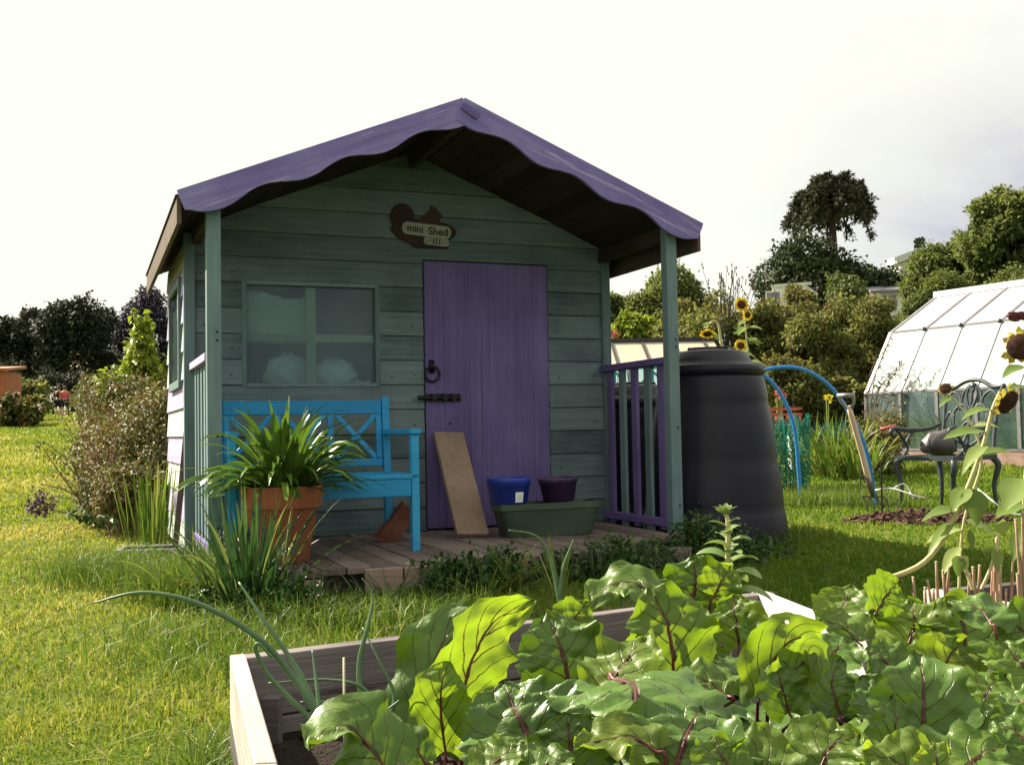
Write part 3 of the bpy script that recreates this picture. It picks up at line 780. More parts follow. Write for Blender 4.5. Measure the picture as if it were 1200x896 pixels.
def lettering(txt, size, loc, rot, parent, mat, name='lettering'):
    cu = bpy.data.curves.new('txt','FONT'); cu.body = txt; cu.size = size; cu.extrude = .0012; cu.align_x = 'CENTER'; cu.align_y = 'CENTER'; cu.offset = .0012
    to = bpy.data.objects.new('txt', cu); COL.objects.link(to)
    dg = bpy.context.evaluated_depsgraph_get(); me = bpy.data.meshes.new_from_object(to.evaluated_get(dg))
    bpy.data.objects.remove(to); bpy.data.curves.remove(cu)
    me.materials.clear(); me.materials.append(mat)
    o = bpy.data.objects.new(name, me); COL.objects.link(o); o.parent = parent; o.location = loc; o.rotation_euler = rot
    return o
sl = MB().prism(slat_shape(.33,.078), -.032, -.019, mi=0).build('name_slat', M['signboard'], sgn_, bevel=.002)
sl.location = (.012,0,-.012); sl.rotation_euler = (0,R(4),0)
lettering('mini', .060, (-.075,-.0335,-.002), (R(90),R(2),0), sl, M['ink'])
lettering('Shed', .066, (.072,-.0335,-.003), (R(90),R(-2),0), sl, M['ink'])
s2 = MB().prism(slat_shape(.175,.05), -.026, -.013).build('name_slat', M['signboard'], sgn_, bevel=.002)
s2.location = (.075,0,-.078); s2.rotation_euler = (0,R(4),0)
for i, x in enumerate((-.02,-.002,.018)): MB().box(x-.003,x+.003,-.0275,-.0262,-.018,.018).build('painted_stroke', M['ink'], s2)

# ---------------------------------------------------------------- inside the window
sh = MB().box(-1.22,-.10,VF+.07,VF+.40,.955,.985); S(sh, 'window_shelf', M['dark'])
cm = MB(); nx, nz = 34, 12
x0, x1 = WO[0]-.02, um+.02
vv = []
for j in range(nz+1):
    for i in range(nx+1):
        a = i/nx; zt = 1.535 + .03*math.sin(a*5+.6) + .045*max(0,a-.6)*2.2
        zb = zm-.03
        z = zb + (zt-zb)*j/nz
        vv.append((x0+(x1-x0)*a, VF+.095+.012*math.sin(a*31)*(.4+.6*j/nz)+.01*math.sin(a*9+j*.5), z))
cm.add(vv, [(j*(nx+1)+i, j*(nx+1)+i+1, (j+1)*(nx+1)+i+1, (j+1)*(nx+1)+i) for j in range(nz) for i in range(nx)])
t = cm.build('curtain', M['cloth'], None, smooth=True, solid=.002); t.location = (SX,SY,0); t.rotation_euler = (0,0,STH)
tag(t, 'pale greenish cloth hung behind the upper left window pane', 'curtain')
def crumple(name, label, c, sx, sy, sz, mat, cat, seed, tail=None, amp=.085):
    r = np.random.default_rng(seed); mb = MB(); n, m = 28, 18; v = []
    ph = r.uniform(0,6,12); fr_ = r.uniform(2,9,12)
    for i in range(m+1):
        th = PI*i/m
        for j in range(n):
            a = 2*PI*j/n
            q = 1 + amp*sum(math.sin(fr_[k]*th+ph[k])*math.sin(round(fr_[k+6])*a+ph[k+6]) for k in range(6))/1.6 + .3*amp*r.normal()*.35
            v.append((sx*q*math.sin(th)*math.cos(a), sy*q*math.sin(th)*math.sin(a), max(-.88*sz, sz*q*math.cos(th))+.88*sz))
    mb.add(v, [(i*n+j,(i+1)*n+j,(i+1)*n+(j+1)%n,i*n+(j+1)%n) for i in range(m) for j in range(n)])
    if tail: mb.tube(smooth_path(tail,8), [.03,.012,.03], 7)
    o = mb.build(name, mat, None, smooth=True); o.location = c; o.rotation_euler = (0,0,STH)
    return tag(o, label, cat)
u_, z_ = uvz(338,452,VF+.2); crumple('plastic_bag', 'crumpled white plastic bag in the lower left window pane', shed_w(u_,VF+.22,.986), .135,.09,.115, M['bag'], 'bag', 3)
u_, z_ = uvz(392,452,VF+.2); crumple('plastic_bag', 'white plastic bag with pointed end in the lower right window pane', shed_w(u_,VF+.20,.986), .14,.09,.10, M['bag'], 'bag', 9, tail=[(.09,0,.06),(.17,0,.04),(.22,0,.035)])

# ================================================================ things on the porch
# turquoise bench
bu0, bu1 = -1.22, -.285
bench = thing('garden_bench', 'small turquoise wooden bench with cross-braced back under the shed window', 'bench', shed_w((bu0+bu1)/2,.14,DK), STH)
L = bu1-bu0; hx = L/2
def Bp(mb, n, par=None, **k): return mb.build(n, M['bench'], par or bench, bevel=.004, **k)
for s in (-1,1):
    x = s*(hx-.02)
    Bp(MB().box(x-.02,x+.02,-.285,-.24,0,.585), 'leg')
    Bp(MB().bar((x,.235,0),(x,.30,.79),.04,.045,(0,1,0)), 'leg')
    Bp(MB().box(x-.028,x+.028,-.30,.25,.585,.612), 'armrest')
    Bp(MB().box(x-.015,x+.015,-.238,.235,.30,.345), 'side_rail')
sm = MB()
for i in range(6): sm.box(-hx+.001,hx-.001,-.285+i*.086,-.285+i*.086+.074,.362,.385)
Bp(sm, 'seat')
Bp(MB().box(-hx+.042,hx-.042,-.282,-.256,.275,.36), 'apron')
yb = lambda z: .235 + .065*z/.79
Bp(MB().box(-hx+.042,hx-.042,yb(.75)-.016,yb(.75)+.016,.70,.775), 'top_rail')
Bp(MB().box(-hx+.042,hx-.042,yb(.44)-.016,yb(.44)+.016,.415,.455), 'lower_rail')
nP = 3; x0 = -hx+.042; x1 = hx-.042; pw = (x1-x0)/nP
for i in range(nP+1):
    x = x0+i*pw; x = min(max(x,x0+.016),x1-.016)
    Bp(MB().bar((x,yb(.457),.457),(x,yb(.698),.698),.032,.024,(0,1,0)), 'back_upright')
for i in range(nP):
    a, b = x0+i*pw+.034, x0+(i+1)*pw-.034
    Bp(MB().bar((a,yb(.46)-.003,.46),(b,yb(.695)-.003,.695),.026,.014,(0,1,0)).bar((a,yb(.695)+.004,.695),(b,yb(.46)+.004,.46),.026,.014,(0,1,0)), 'cross_brace')

# brick leaning under the bench
p = on_plane(468,636,DK); u_, v_ = shed_uv(p.x,p.y)
br = MB().box(-.05,.05,-.035,.035,-.12,.12, rnd=.5).box(-.0505,.0505,-.037,-.034,-.09,-.02,rnd=.3)
o = br.build('brick', M['blockr'], None, bevel=.006); o.location = shed_w(u_,v_+.06,DK+.095); o.rotation_euler = (R(12),R(38),STH)
tag(o, 'dull red brick leaning under the turquoise bench seat', 'brick')

# plank leaning on the door
ua, za = uvz(525,508,VF-.05); pb = on_plane(554,630,DK); ub, vb = shed_uv(pb.x,pb.y)
vb = max(vb,.28); ub = uvz(554,631,vb)[0]
pl = MB().bar((ub,vb,DK+.012),(ua,VF-.055,za),.185,.035,(0,-1,0.6))
o = pl.build('wooden_plank', M['plank'], None, bevel=.003); o.location = (SX,SY,0); o.rotation_euler = (0,0,STH)
tag(o, 'short rough brown plank leaning against the purple door', 'plank')

# trough
p = on_plane(636,629,DK); tu, tv = shed_uv(p.x,p.y); tv += .10
tu = uvz(640,620,tv)[0]
lw = .31; ld = .105
tr = thing('plant_trough', 'long dull green plastic trough standing on the deck by the door', 'trough', shed_w(tu,tv,DK), STH)
def trough():
    mb = MB(); prof = [(.82,0),(.84,.006),(.95,.145),(.965,.15),(1.0,.152),(1.0,.185),(.955,.187),(.93,.172),(.90,.15),(.85,.10)]
    n = 48; v = []
    for k, z in prof:
        for j in range(n):
            a = 2*PI*j/n; c, s = math.cos(a), math.sin(a); e = .28
            x = math.copysign(abs(c)**e,c)*lw*(k if True else 1); y = math.copysign(abs(s)**e,s)*ld*k
            rib = 1 - (.012 if (abs(x/lw) < .25 and z < .15 and z > .004) else 0)
            v.append((x, y*rib, z))
    mb.add(v, [(i*n+j, i*n+(j+1)%n, (i+1)*n+(j+1)%n, (i+1)*n+j) for i in range(len(prof)-1) for j in range(n)] + [tuple(range(n-1,-1,-1)), tuple(range((len(prof)-1)*n, len(prof)*n))])
    return mb
trough().build('body', M['greenpl'], tr, smooth=True)
tr.children[0].modifiers.new('e','EDGE_SPLIT').split_angle = R(45)
MB().box(-lw*.82,lw*.82,-ld*.8,ld*.8,.150,.158).build('soil', M['soil'], tr)
# two pots on the trough
def pot_profile(r0, r1, h, rim): return [(r0*.9,0),(r0,.004),(r1,h-rim),(r1+.006,h-rim+.002),(r1+.009,h-.004),(r1+.007,h),(r1-.001,h-.002),(r1-.004,h-rim),(r0*.95,h*.3)]
tz = DK+.186
u_ = uvz(596,580,tv)[0]; ptb = thing('plant_pot', 'bright blue plastic pot with a white label, on the green trough', 'pot', shed_w(u_,tv,tz), STH)
MB().lathe(pot_profile(.105,.118,.145,.045), 40).build('body', M['bluepot'], ptb, smooth=True)
lb = MB(); a0, a1 = -PI/2-.03, -PI/2+.42
q = [(a0+(a1-a0)*i/6) for i in range(7)]
rr = lambda z: .105+.013*z/.1+.0015
lb.add([(rr(z)*math.cos(a), rr(z)*math.sin(a), z) for z in (.012,.068) for a in q], [(i,i+1,8+i,7+i) for i in range(6)]); 
lbo = lb.build('label', M['label'], ptb, solid=.0008)
lb = MB(); q2 = [a0+.12+(a1-a0-.18)*i/4 for i in range(5)]
lb.add([((rr(z)+.0012)*math.cos(a), (rr(z)+.0012)*math.sin(a), z) for z in (.022,.054) for a in q2], [(i,i+1,6+i,5+i) for i in range(4)]).build('print', M['cloth'], lbo)
u_ = uvz(655,580,tv)[0]; ptp = thing('plant_pot', 'dark plum plastic pot on the right end of the green trough', 'pot', shed_w(u_,tv,tz), STH)
o = MB().lathe(pot_profile(.088,.106,.135,.03), 40).build('body', M['plumpot'], ptp, smooth=True)
ptp.rotation_euler = (0,R(-2.5),STH)
# terracotta pot on the deck's front left corner
tp = on_plane(331,664,DK); 
tp = on_plane(331,658,DK)
ter = thing('terracotta_pot', 'large terracotta pot holding a strap-leaved plant, on the front left of the deck', 'pot', (tp.x,tp.y,DK), 0)
TH = .355
MB().lathe([(.115,0),(.12,.004),(.166,TH-.105),(.169,TH-.10),(.185,TH-.098),(.192,TH-.01),(.188,TH),(.176,TH),(.170,TH-.02),(.16,TH-.06)], 48, wob=.004).build('body', M['terra'], ter, smooth=True)
ter.children[0].modifiers.new('e','EDGE_SPLIT').split_angle = R(50)
MB().lathe([(.001,TH-.045),(.1,TH-.038),(.165,TH-.05)], 30, close=False).build('soil', M['soil'], ter, smooth=True)
# ================================================================ strap leaves and clumps
def ribbon(pts, wfun, up=(0,0,1), fold=.25, twist=0.0):
    P = [Vector(p) for p in pts]; n = len(P); V = []
    for i, p in enumerate(P):
        t = (P[min(i+1,n-1)]-P[max(i-1,0)]).normalized(); s = t.cross(Vector(up))
        if s.length < .05: s = t.cross(Vector((.6,.8,0)))
        s.normalize(); nn = s.cross(t)
        a = twist*i/(n-1); s, nn = s*math.cos(a)+nn*math.sin(a), nn*math.cos(a)-s*math.sin(a)
        w = wfun(i/(n-1))/2
        V += [p - s*w + nn*w*fold, p, p + s*w + nn*w*fold]
    F = []
    for i in range(n-1):
        b = i*3; F += [(b,b+1,b+4,b+3),(b+1,b+2,b+5,b+4)]
    return V, F
def strap_clump(name, label, cat, loc, n, Lr, w, spread, droop, mat, az=None, el0=None, group=None, base=.05, parent_thing=None, split=1, dead=0.0, zmin=.01):
    t = thing(name, label, cat, loc, 0, group)
    mb = MB(); gl = loc[2]
    for i in range(n):
        a = random.uniform(0,2*PI) if az is None else az(i)
        L = random.uniform(*Lr); e = R(random.uniform(*spread)) if el0 is None else el0(i)
        d = Vector((math.cos(a)*math.sin(e), math.sin(a)*math.sin(e), math.cos(e)))
        o = Vector((math.cos(a),math.sin(a),0))*base*random.random()
        pts = []; p = o.copy(); k = 9
        dr = droop*random.uniform(.6,1.4)
        for j in range(k):
            pts.append(p.copy()); p = p + d*(L/(k-1))
            d = (d + Vector((0,0,-dr/(k-1)*(.4+1.6*j/k)))).normalized()
            if p.z < zmin: p.z = zmin; d.z = max(d.z, 0)
        ww = w*random.uniform(.7,1.2)
        V,F = ribbon(pts, lambda q: ww*(.65+.5*q)*(1 if q < .55 else max(.02,1-((q-.55)/.45)**1.6)), fold=.35, twist=random.uniform(-.6,.6))
        mb.add(V,F, rnd=(random.uniform(.9,1) if random.random() < dead else random.uniform(0,.9)))
    mb.build('leaves', mat, t, smooth=True)
    return t
random.seed(21)
agp = Vector((tp.x,tp.y,DK+TH-.05))
ag = strap_clump('strap_leaved_plant', 'big clump of glossy arching strap leaves growing from the terracotta pot', 'plant', agp, 190, (.30,.56), .034, (8,66), 1.75, M['aga'], base=.10)
# ================================================================ clumps round the deck
random.seed(5)
p = ground(292, 4.42)
strap_clump('iris_clump', 'tall clump of upright blue-green iris leaves in front of the terracotta pot', 'plant', p, 125, (.22,.58), .018, (2,42), .8, M['iris'], base=.16, dead=.08)
p = ground(232, 4.7)
strap_clump('grass_tuft', 'loose tuft of long arching grass at the foot of the left porch post', 'grass tuft', p, 130, (.18,.40), .006, (5,50), 1.1, M['longgrass'], base=.16)
p = ground(332, 4.25)
strap_clump('grass_tuft', 'dark low tuft of grass beneath the terracotta pot', 'grass tuft', p, 110, (.10,.26), .008, (5,60), .9, M['iris'], base=.17)
p = ground(458, 4.55); strap_clump('grass_tuft', 'dark fern-like tuft below the pale deck edge blocks', 'grass tuft', p, 70, (.08,.20), .010, (20,75), .8, M['iris'], base=.14)
p = ground(600, 4.75)
strap_clump('grass_tuft', 'pale tuft of drooping grass among the dark weeds before the deck', 'grass tuft', p, 60, (.14,.30), .009, (10,60), 1.5, M['longgrass'], base=.07, dead=.3)
p = ground(655, 4.5)
strap_clump('grass_tuft', 'upright grass tuft at the front right of the deck', 'grass tuft', p, 16, (.16,.34), .012, (5,32), .5, M['longgrass'], base=.04, dead=.1)

def weed_patch(name, label, cat, pts, n, leaf, hmax, mat, group=None):
    """low leafy weeds with short stems"""
    c = sum(pts, Vector())/len(pts); c.z = gz(c.x,c.y)
    t = thing(name, label, cat, c, 0, group)
    cl = []
    for p in pts:
        for _ in range(4):
            q = p - c; r = random.uniform(.06,.13)
            cl.append((q.x+random.uniform(-.10,.10), q.y+random.uniform(-.08,.08), random.uniform(.02,hmax-.04), r, r, r*.8))
    V,F,rn = crown(cl, n, leaf, .2, .1)
    V[:,2] = np.maximum(V[:,2], .005)
    np_mesh('leaves', V, F, mat, t, rn)
    mb = MB()
    rq = sorted(cl[::2]); mb.tube([(q[0]*.9,q[1]*.9,.002) for q in rq], .004, 5)
    for q in cl[::2]: mb.tube([(q[0]*.9,q[1]*.9,-.01),(q[0],q[1],q[2]+q[5])],[.004,.002],5)
    mb.build('stems', M['greenstem'], t)
    return t
random.seed(9)
weed_patch('weed_clump','dark leafy weeds growing against the middle of the deck edge','weeds',[ground(x,Y) for x,Y in ((520,4.75),(548,4.7),(578,4.75),(612,4.85))], 1900, .033, .16, M['weed'])
weed_patch('weed_clump','dark weeds spilling over the right end of the deck edge','weeds',[ground(x,Y) for x,Y in ((655,5.0),(690,5.1),(722,5.3),(750,5.45))], 1900, .032, .15, M['weed'])
weed_patch('weed_clump','tall dark weeds at the foot of the right porch post','weeds',[ground(x,Y) for x,Y in ((772,5.65),(800,5.7),(826,5.75),(850,5.72))], 1900, .032, .24, M['weed'])
weed_patch('weed_clump','shaded weeds at the foot of the dark compost bin','weeds',[ground(x,Y) for x,Y in ((872,5.75),(898,5.85),(850,5.5))], 900, .035, .12, M['weed'])
weed_patch('weed_clump','dark weeds under the tall iris leaves','weeds',[ground(x,Y) for x,Y in ((268,4.45),(310,4.3),(345,4.3))], 1000, .045, .13, M['weed'])

for i, (px, Y_, lab) in enumerate(((530,4.62,'dark strap-leaved tuft left of the weeds in front of the deck'),(568,4.6,'dark grassy tuft in the middle of the weeds before the deck'),(700,5.0,'dark grassy tuft at the right end of the deck edge weeds'),(738,5.25,'small dark tuft between the deck corner and the right porch post'),(815,5.5,'dark tuft in front of the compost bin weeds'))):
    strap_clump('grass_tuft', lab, 'grass tuft', ground(px,Y_), 46, (.10,.26), .009, (8,65), .9, M['iris'] if i != 1 else M['longgrass'], base=.09, dead=.08)
# long grass standing along edges (one uncountable mass)
def strip(a, b, n, wd):
    a, b = np.array(a[:2]), np.array(b[:2]); t = rng.random(n)[:,None]
    return a + (b-a)*t + rng.normal(0,wd,(n,2))
parts_xy = [strip(ground(205,4.9), ground(262,4.5), 2600, .10), strip(ground(100,5.6), ground(200,5.0), 2600, .14),
            strip(B_L+Vector((-.05,.08,0)), B_R+Vector((-.05,.12,0)), 5200, .05), strip(B_L+Vector((-.07,0,0)), B_LN+Vector((-.07,0,0)), 3200, .03),
            strip(ground(300,4.1), ground(560,4.1), 2600, .16), strip(ground(560,4.0), ground(860,4.9), 1500, .16), strip(ground(230,4.0), ground(300,3.2), 1500, .2),
            strip(ground(880,6.2), ground(945,6.9), 900, .1), strip(ground(930,9.3), ground(1060,8.9), 1500, .14)]
hs = [(.10,.24),(.08,.22),(.05,.12),(.06,.15),(.05,.14),(.04,.10),(.05,.12),(.06,.14),(.08,.25)]
xy = np.concatenate(parts_xy); hh = np.concatenate([rng.uniform(*h,len(q)) for q,h in zip(parts_xy,hs)])
u = (xy[:,0]-SX)*sc_+(xy[:,1]-SY)*ss_; v = -(xy[:,0]-SX)*ss_+(xy[:,1]-SY)*sc_
k = ~((u>-1.25)&(u<1.0)&(v>-.66)) & ~np.array([in_bed(*q) for q in xy])
xy, hh = xy[k], hh[k]
V,F,rn = blades('long', xy, hh, .0045, .9, None, np.clip(rng.beta(2,3.2,len(xy)),0,1), .5)
tag(np_mesh('long_grass', V, F, M['longgrass'], None, rn), 'long uncut grass along the raised bed and shed', 'grass', kind='stuff')

# pale bare patch in front of the deck
g0 = ground(690,4.35); mb = MB(); n = 40
mb.add([(0,0,.012)] + [(.42*math.cos(2*PI*i/n)*(1+.15*math.sin(3*i)), .11*math.sin(2*PI*i/n)*(1+.2*math.sin(2.3*i)), .004) for i in range(n)], [(0,1+i,1+(i+1)%n) for i in range(n)])
M['straw'] = plain('strawy_bare_ground', (.22,.16,.09), (.40,.31,.19), 30, .95, .1, 0, .8, .01)
o = mb.build('bare_patch', M['straw'], None); o.location = g0; o.rotation_euler = (0,0,.25); tag(o, kind='structure')

# ================================================================ compost bins
def bin_profile(r0, r1, h):
    p = [(r0*.985,0),(r0,.01),(r0*.995,.03)]
    for a, b in ((.03,.20),(.20,.47),(.47,.80),(.80,.955)):
        rb = lambda t: r1 + (r0-r1)*(1-t)**.82
        for i in range(1,9):
            t = a+(b-a)*i/8
            bulge = .008*abs(math.sin(PI*i/8))**.6
            p.append((rb(t)+ bulge, h*t))
        pass
    p += [(r1*.99,h*.96),(r1*.99,h)]
    return p
def compost_bin(loc, r0, r1, h, label, rz=0):
    t = thing('compost_bin', label, 'compost bin', loc, rz)
    MB().lathe(bin_profile(r0,r1,h), 64).build('body', M['blackpl'], t, smooth=True)
    R_ = r1+.022
    lid = MB().lathe([(R_-.012,h-.05),(R_+.004,h-.04),(R_+.008,h-.015),(R_+.002,h+.008),(R_-.018,h+.016),(R_-.035,h+.014),(R_*.82,h+.028),(R_*.77,h+.045),(R_*.66,h+.098),(R_*.58,h+.108),(R_*.40,h+.114),(.001,h+.116)], 64, close=False)
    ld_ = lid.build('lid', M['blackpl'], t, smooth=True)
    hm = MB().box(-.10,.10,-.09,-.065,h+.10,h+.132).box(-.10,.10,.065,.09,h+.10,h+.132).box(-.125,-.10,-.09,.09,h+.10,h+.132).box(.10,.125,-.09,.09,h+.10,h+.132)
    hm.build('handle', M['blackpl'], ld_, bevel=.008)
    return t
bp = ground(838, 6.62)
cb = compost_bin(bp, .445, .305, 1.08, 'tall black plastic compost bin with ribbed body beside the right porch post', R(-20))
MB().ball((-.02,-.437,.27),.016,10,8,1,.5,1).build('plug', M['blackpl'], cb, smooth=True)
bp2 = ground(748, 7.75)
compost_bin(bp2, .36, .30, .92, 'second black compost bin standing behind the porch railing', .4)

# ================================================================ cold frame behind the railing
Y = 12.5; a = at(700,402,Y); b = at(806,402,Y); gzz = gz(a.x,Y)
cf = thing('cold_frame', 'small low greenhouse with cream sloping roof sheets behind the porch railing', 'greenhouse', (a.x,Y,gzz), 0)
Lc = b.x-a.x+.3; zt = a.z-gzz; zl = at(700,432,Y-.4).z-gzz
MB().add([(-.3,0,zt),(Lc,0,zt),(Lc,-.8,zl),(-.3,-.8,zl)],[(0,3,2,1)]).build('roof_sheet', plain('cream_sheet',(.40,.35,.27),(.48,.43,.34),3,.5,.3), cf, solid=.01)
fm = MB().bar((-.3,0,zt+.02),(Lc,0,zt+.02),.06,.06); 
for i in range(6):
    x = -.2+i*.36
    if x > Lc: break
    fm.bar((x,0,zt+.014),(x-.0,-.8,zl+.014),.025,.02)
fm.build('ridge_bar', M['felt'], cf)
pb_ = MB()
for x in np.linspace(-.3,Lc,5): pb_.bar((x,-.8,0),(x,-.8,zl-.01),.03,.03)
pb_.bar((-.3,-.8,zl-.02),(Lc,-.8,zl-.02),.03,.03).bar((-.3,-.8,.75),(Lc,-.8,.75),.03,.03)
for i in range(4):
    x0, x1 = np.linspace(-.3,Lc,5)[i:i+2]; pb_.bar((x0,-.82,.78),(x1,-.82,zl-.05),.02,.02).bar((x1,-.785,.78),(x0,-.785,zl-.05),.02,.02)
pb_.build('frame', plain('teal_bar',(.02,.22,.26),(.03,.30,.34),8,.5,.3), cf)
MB().add([(-.3,-.76,0),(Lc,-.76,0),(Lc,-.76,zl-.03),(-.3,-.76,zl-.03)],[(0,1,2,3)]).build('front_pane', M['gpane'], cf, solid=.006)

# ================================================================ blue hoops, fork, rod
def hoop(pix, label, rad=.013):
    pts = [at(*q) for q in pix]; b = pts[-1].copy(); b.z = gz(b.x,b.y)-.02; pts[-1] = b
    a0 = pts[0].copy(); a0.z = gz(a0.x,a0.y)-.02; pts[0] = a0
    c = Vector((0,0,0))
    o = MB().tube(smooth_path(pts,60), rad, 10).build('blue_hoop', M['bluepipe'], None, smooth=True)
    tag(o, label, 'hoop', 'blue pipe hoops beside the compost bin')
hoop([(846,560,8.9),(852,490,8.9),(872,445,8.9),(902,432,8.9),(938,432,8.9),(972,452,8.9),(1000,492,8.9),(1017,535,8.9),(1027,577,8.9)], 'nearer taller blue pipe hoop ending just behind the garden fork', .017)
hoop([(838,560,10.2),(846,490,10.2),(864,450,10.2),(886,437,10.2),(905,448,10.2),(922,475,10.2),(932,508,10.2),(937,545,10.2)], 'farther blue pipe hoop curving down close to the bin', .018)
fb = ground(1029, 8.35); ft = at(992,466,8.2)
fk = thing('garden_fork', 'garden fork with wooden shaft standing stuck in the ground', 'fork', fb, 0)
T = ft-fb; nk = T*.26; sh_ = T*.20
MB().tube(smooth_path([nk, T*.55+Vector((.004,0,0)), T*.93], 12), [.024,.022,.021], 12).build('shaft', M['ash'], fk, smooth=True)
hd = MB(); q = T.normalized(); sx = Vector((.8,-.6,0)); 
hd.tube(smooth_path([T*.90, T*.955+sx*.045, T*1.02+sx*.055],8), .013, 8).tube(smooth_path([T*.90, T*.955-sx*.045, T*1.02-sx*.055],8), .013, 8).tube([T*1.02-sx*.065, T*1.02+sx*.065], .019, 10)
hd.build('handle', M['alu'], fk, smooth=True)
MB().tube([T*.16, nk, T*.34], [.013,.0255,.0235], 10).build('socket', M['steel'], fk, smooth=True)
tm = MB(); ax = Vector((.86,-.5,0)).normalized()
tm.bar(T*.16-ax*.085, T*.16+ax*.085, .014,.014)
for i in range(4):
    o = ax*(-.08+i*.0533); tm.tube(smooth_path([T*.16+o, T*.09+o+Vector((.012,-.012,0)), Vector((0,0,-.05))+o],7), [.007,.006,.004], 6)
tm.build('tines', M['steel'], fk)
rp_ = ground(1034,8.15)
o = MB().tube([(0,0,-.05),(.003,0,.42)], .007, 6).build('iron_rod', M['black_iron'], None); o.location = rp_; tag(o, 'thin dark iron rod standing beside the garden fork', 'rod')
pts = [at(1026,574,8.2),at(1045,572,8.1),at(1070,580,8.0),at(1084,583,8.0)]
o = MB().tube(smooth_path(pts,14), .006, 6).tube(smooth_path([at(1046,572,8.1),at(1060,567,8.1),at(1070,584,8.0)],10),.006,6).build('rope', M['white'], None, smooth=True)
tag(o, 'white cord tied near the fork tines', 'cord')
# mulch heap
def heap(px, Y, rx, ry, h, label):
    c = ground(px,Y); mb = MB(); n, m = 48, 14; v = [(0,0,h)]
    for i in range(1,m+1):
        for j in range(n):
            a = 2*PI*j/n; r = i/m
            z = h*(1-r**1.6)*(.7+.5*random.random()) if i < m else -.02
            v.append((rx*r*math.cos(a)*(1+.12*math.sin(3*a)), ry*r*math.sin(a), z))
    f = [(0,1+j,1+(j+1)%n) for j in range(n)] + [(1+(i-1)*n+j, 1+i*n+j, 1+i*n+(j+1)%n, 1+(i-1)*n+(j+1)%n) for i in range(1,m) for j in range(n)]
    mb.add(v,f)
    for _ in range(220):
        a = random.uniform(0,2*PI); r = random.random()**.5; q = Vector((rx*r*math.cos(a), ry*r*math.sin(a), h*(1-r**1.6)+.012)); s = random.uniform(.012,.03)
        mb.box(-s,s,-s*.5,s*.5,-s*.3,s*.3, M=Matrix.Translation(q)@Matrix.Rotation(random.uniform(0,6),4,Vector((random.random(),random.random(),1)).normalized()))
    o = mb.build('mulch_heap', M['mulch'], None); o.location = c; tag(o, label, 'mulch')
heap(1085, 7.75, .62, .26, .07, 'low red-brown heap of mulch at the foot of the fork and metal chair')

# ================================================================ metal chair
cA = ground(1058,8.75); cB = ground(1120,8.30)
wv = (cB-cA); wv.z = 0; wid = wv.length
rzc = math.atan2(wv.y, wv.x)
ch = thing('metal_garden_chair', 'ornate dark blue-grey cast metal garden chair standing before the greenhouse', 'chair', (cA+cB)/2, rzc)
# local: x across the front, y to the back
hw = wid/2; dpt = .46; sh2 = .43
def curve_tube(mb, pts, r, n=8, k=22): mb.tube(smooth_path(pts,k), r, n)
for s in (-1,1):
    for y0, nm in ((0,'leg'),(dpt,'leg')):
        m_ = MB(); dy = -1 if y0 == 0 else 1
        curve_tube(m_, [(s*hw,y0,sh2),(s*(hw+.025),y0+dy*.03,sh2-.07),(s*(hw-.005),y0+dy*.012,sh2-.22),(s*(hw+.01),y0+dy*.02,.03),(s*(hw+.03),y0+dy*.05,.0)], [.028,.026,.018,.014,.018])
        m_.build(nm, M['castiron'], ch, smooth=True)
    m_ = MB()
    curve_tube(m_, [(s*hw,dpt+.03,.70),(s*(hw+.01),dpt-.12,.66),(s*(hw+.03),.12,.655),(s*(hw+.03),-.03,.668),(s*(hw+.03),-.075,.640),(s*(hw+.03),-.055,.610),(s*(hw+.03),-.02,.622)], [.016,.017,.02,.02,.017,.013,.012], 8, 30)
    curve_tube(m_, [(s*hw,.02,sh2),(s*(hw+.02),.10,.50),(s*(hw+.02),.055,.58),(s*(hw+.025),.0,.655)], .014)
    curve_tube(m_, [(s*(hw+.02),.085,.54),(s*(hw+.02),.13,.60),(s*(hw+.025),.20,.655)], .012)
    m_.build('armrest', M['castiron'], ch, smooth=True)
m_ = MB()
m_.bar((-hw-.03,-.02,sh2),(hw+.03,-.02,sh2),.035,.04).bar((-hw-.03,dpt,sh2),(hw+.03,dpt,sh2),.035,.04).bar((-hw-.01,-.02,sh2),(-hw-.01,dpt,sh2),.035,.036).bar((hw+.01,-.02,sh2),(hw+.01,dpt,sh2),.035,.036)
for i in range(7):
    x = -hw+.05+i*(2*hw-.1)/6; m_.bar((x,-.01,sh2+.004),(x,dpt,sh2+.004),.022,.012)
for i in range(5):
    y = .06+i*.085; curve_tube(m_, [(-hw,y,sh2+.003),(-hw/2,y+.02,sh2+.006),(0,y-.01,sh2+.003),(hw/2,y+.02,sh2+.006),(hw,y,sh2+.003)], .009, 6)
m_.build('seat', M['castiron'], ch)
m_ = MB(); yb_ = lambda z: dpt+.01+.12*(z-sh2)/.6
B3 = lambda x,z: (x, yb_(z), z)
tz_ = 1.06
for s in (-1,1):
    curve_tube(m_, [B3(s*hw,sh2),B3(s*(hw-.01),.62),B3(s*(hw+.0),.85),B3(s*(hw+.02),.97),B3(s*(hw+.045),1.0)], [.018,.016,.015,.016,.015])
curve_tube(m_, [B3(-hw-.045,1.0),B3(-hw*.75,.995),B3(-hw*.35,1.045),B3(0,tz_),B3(hw*.35,1.045),B3(hw*.75,.995),B3(hw+.045,1.0)], .017, 8, 30)
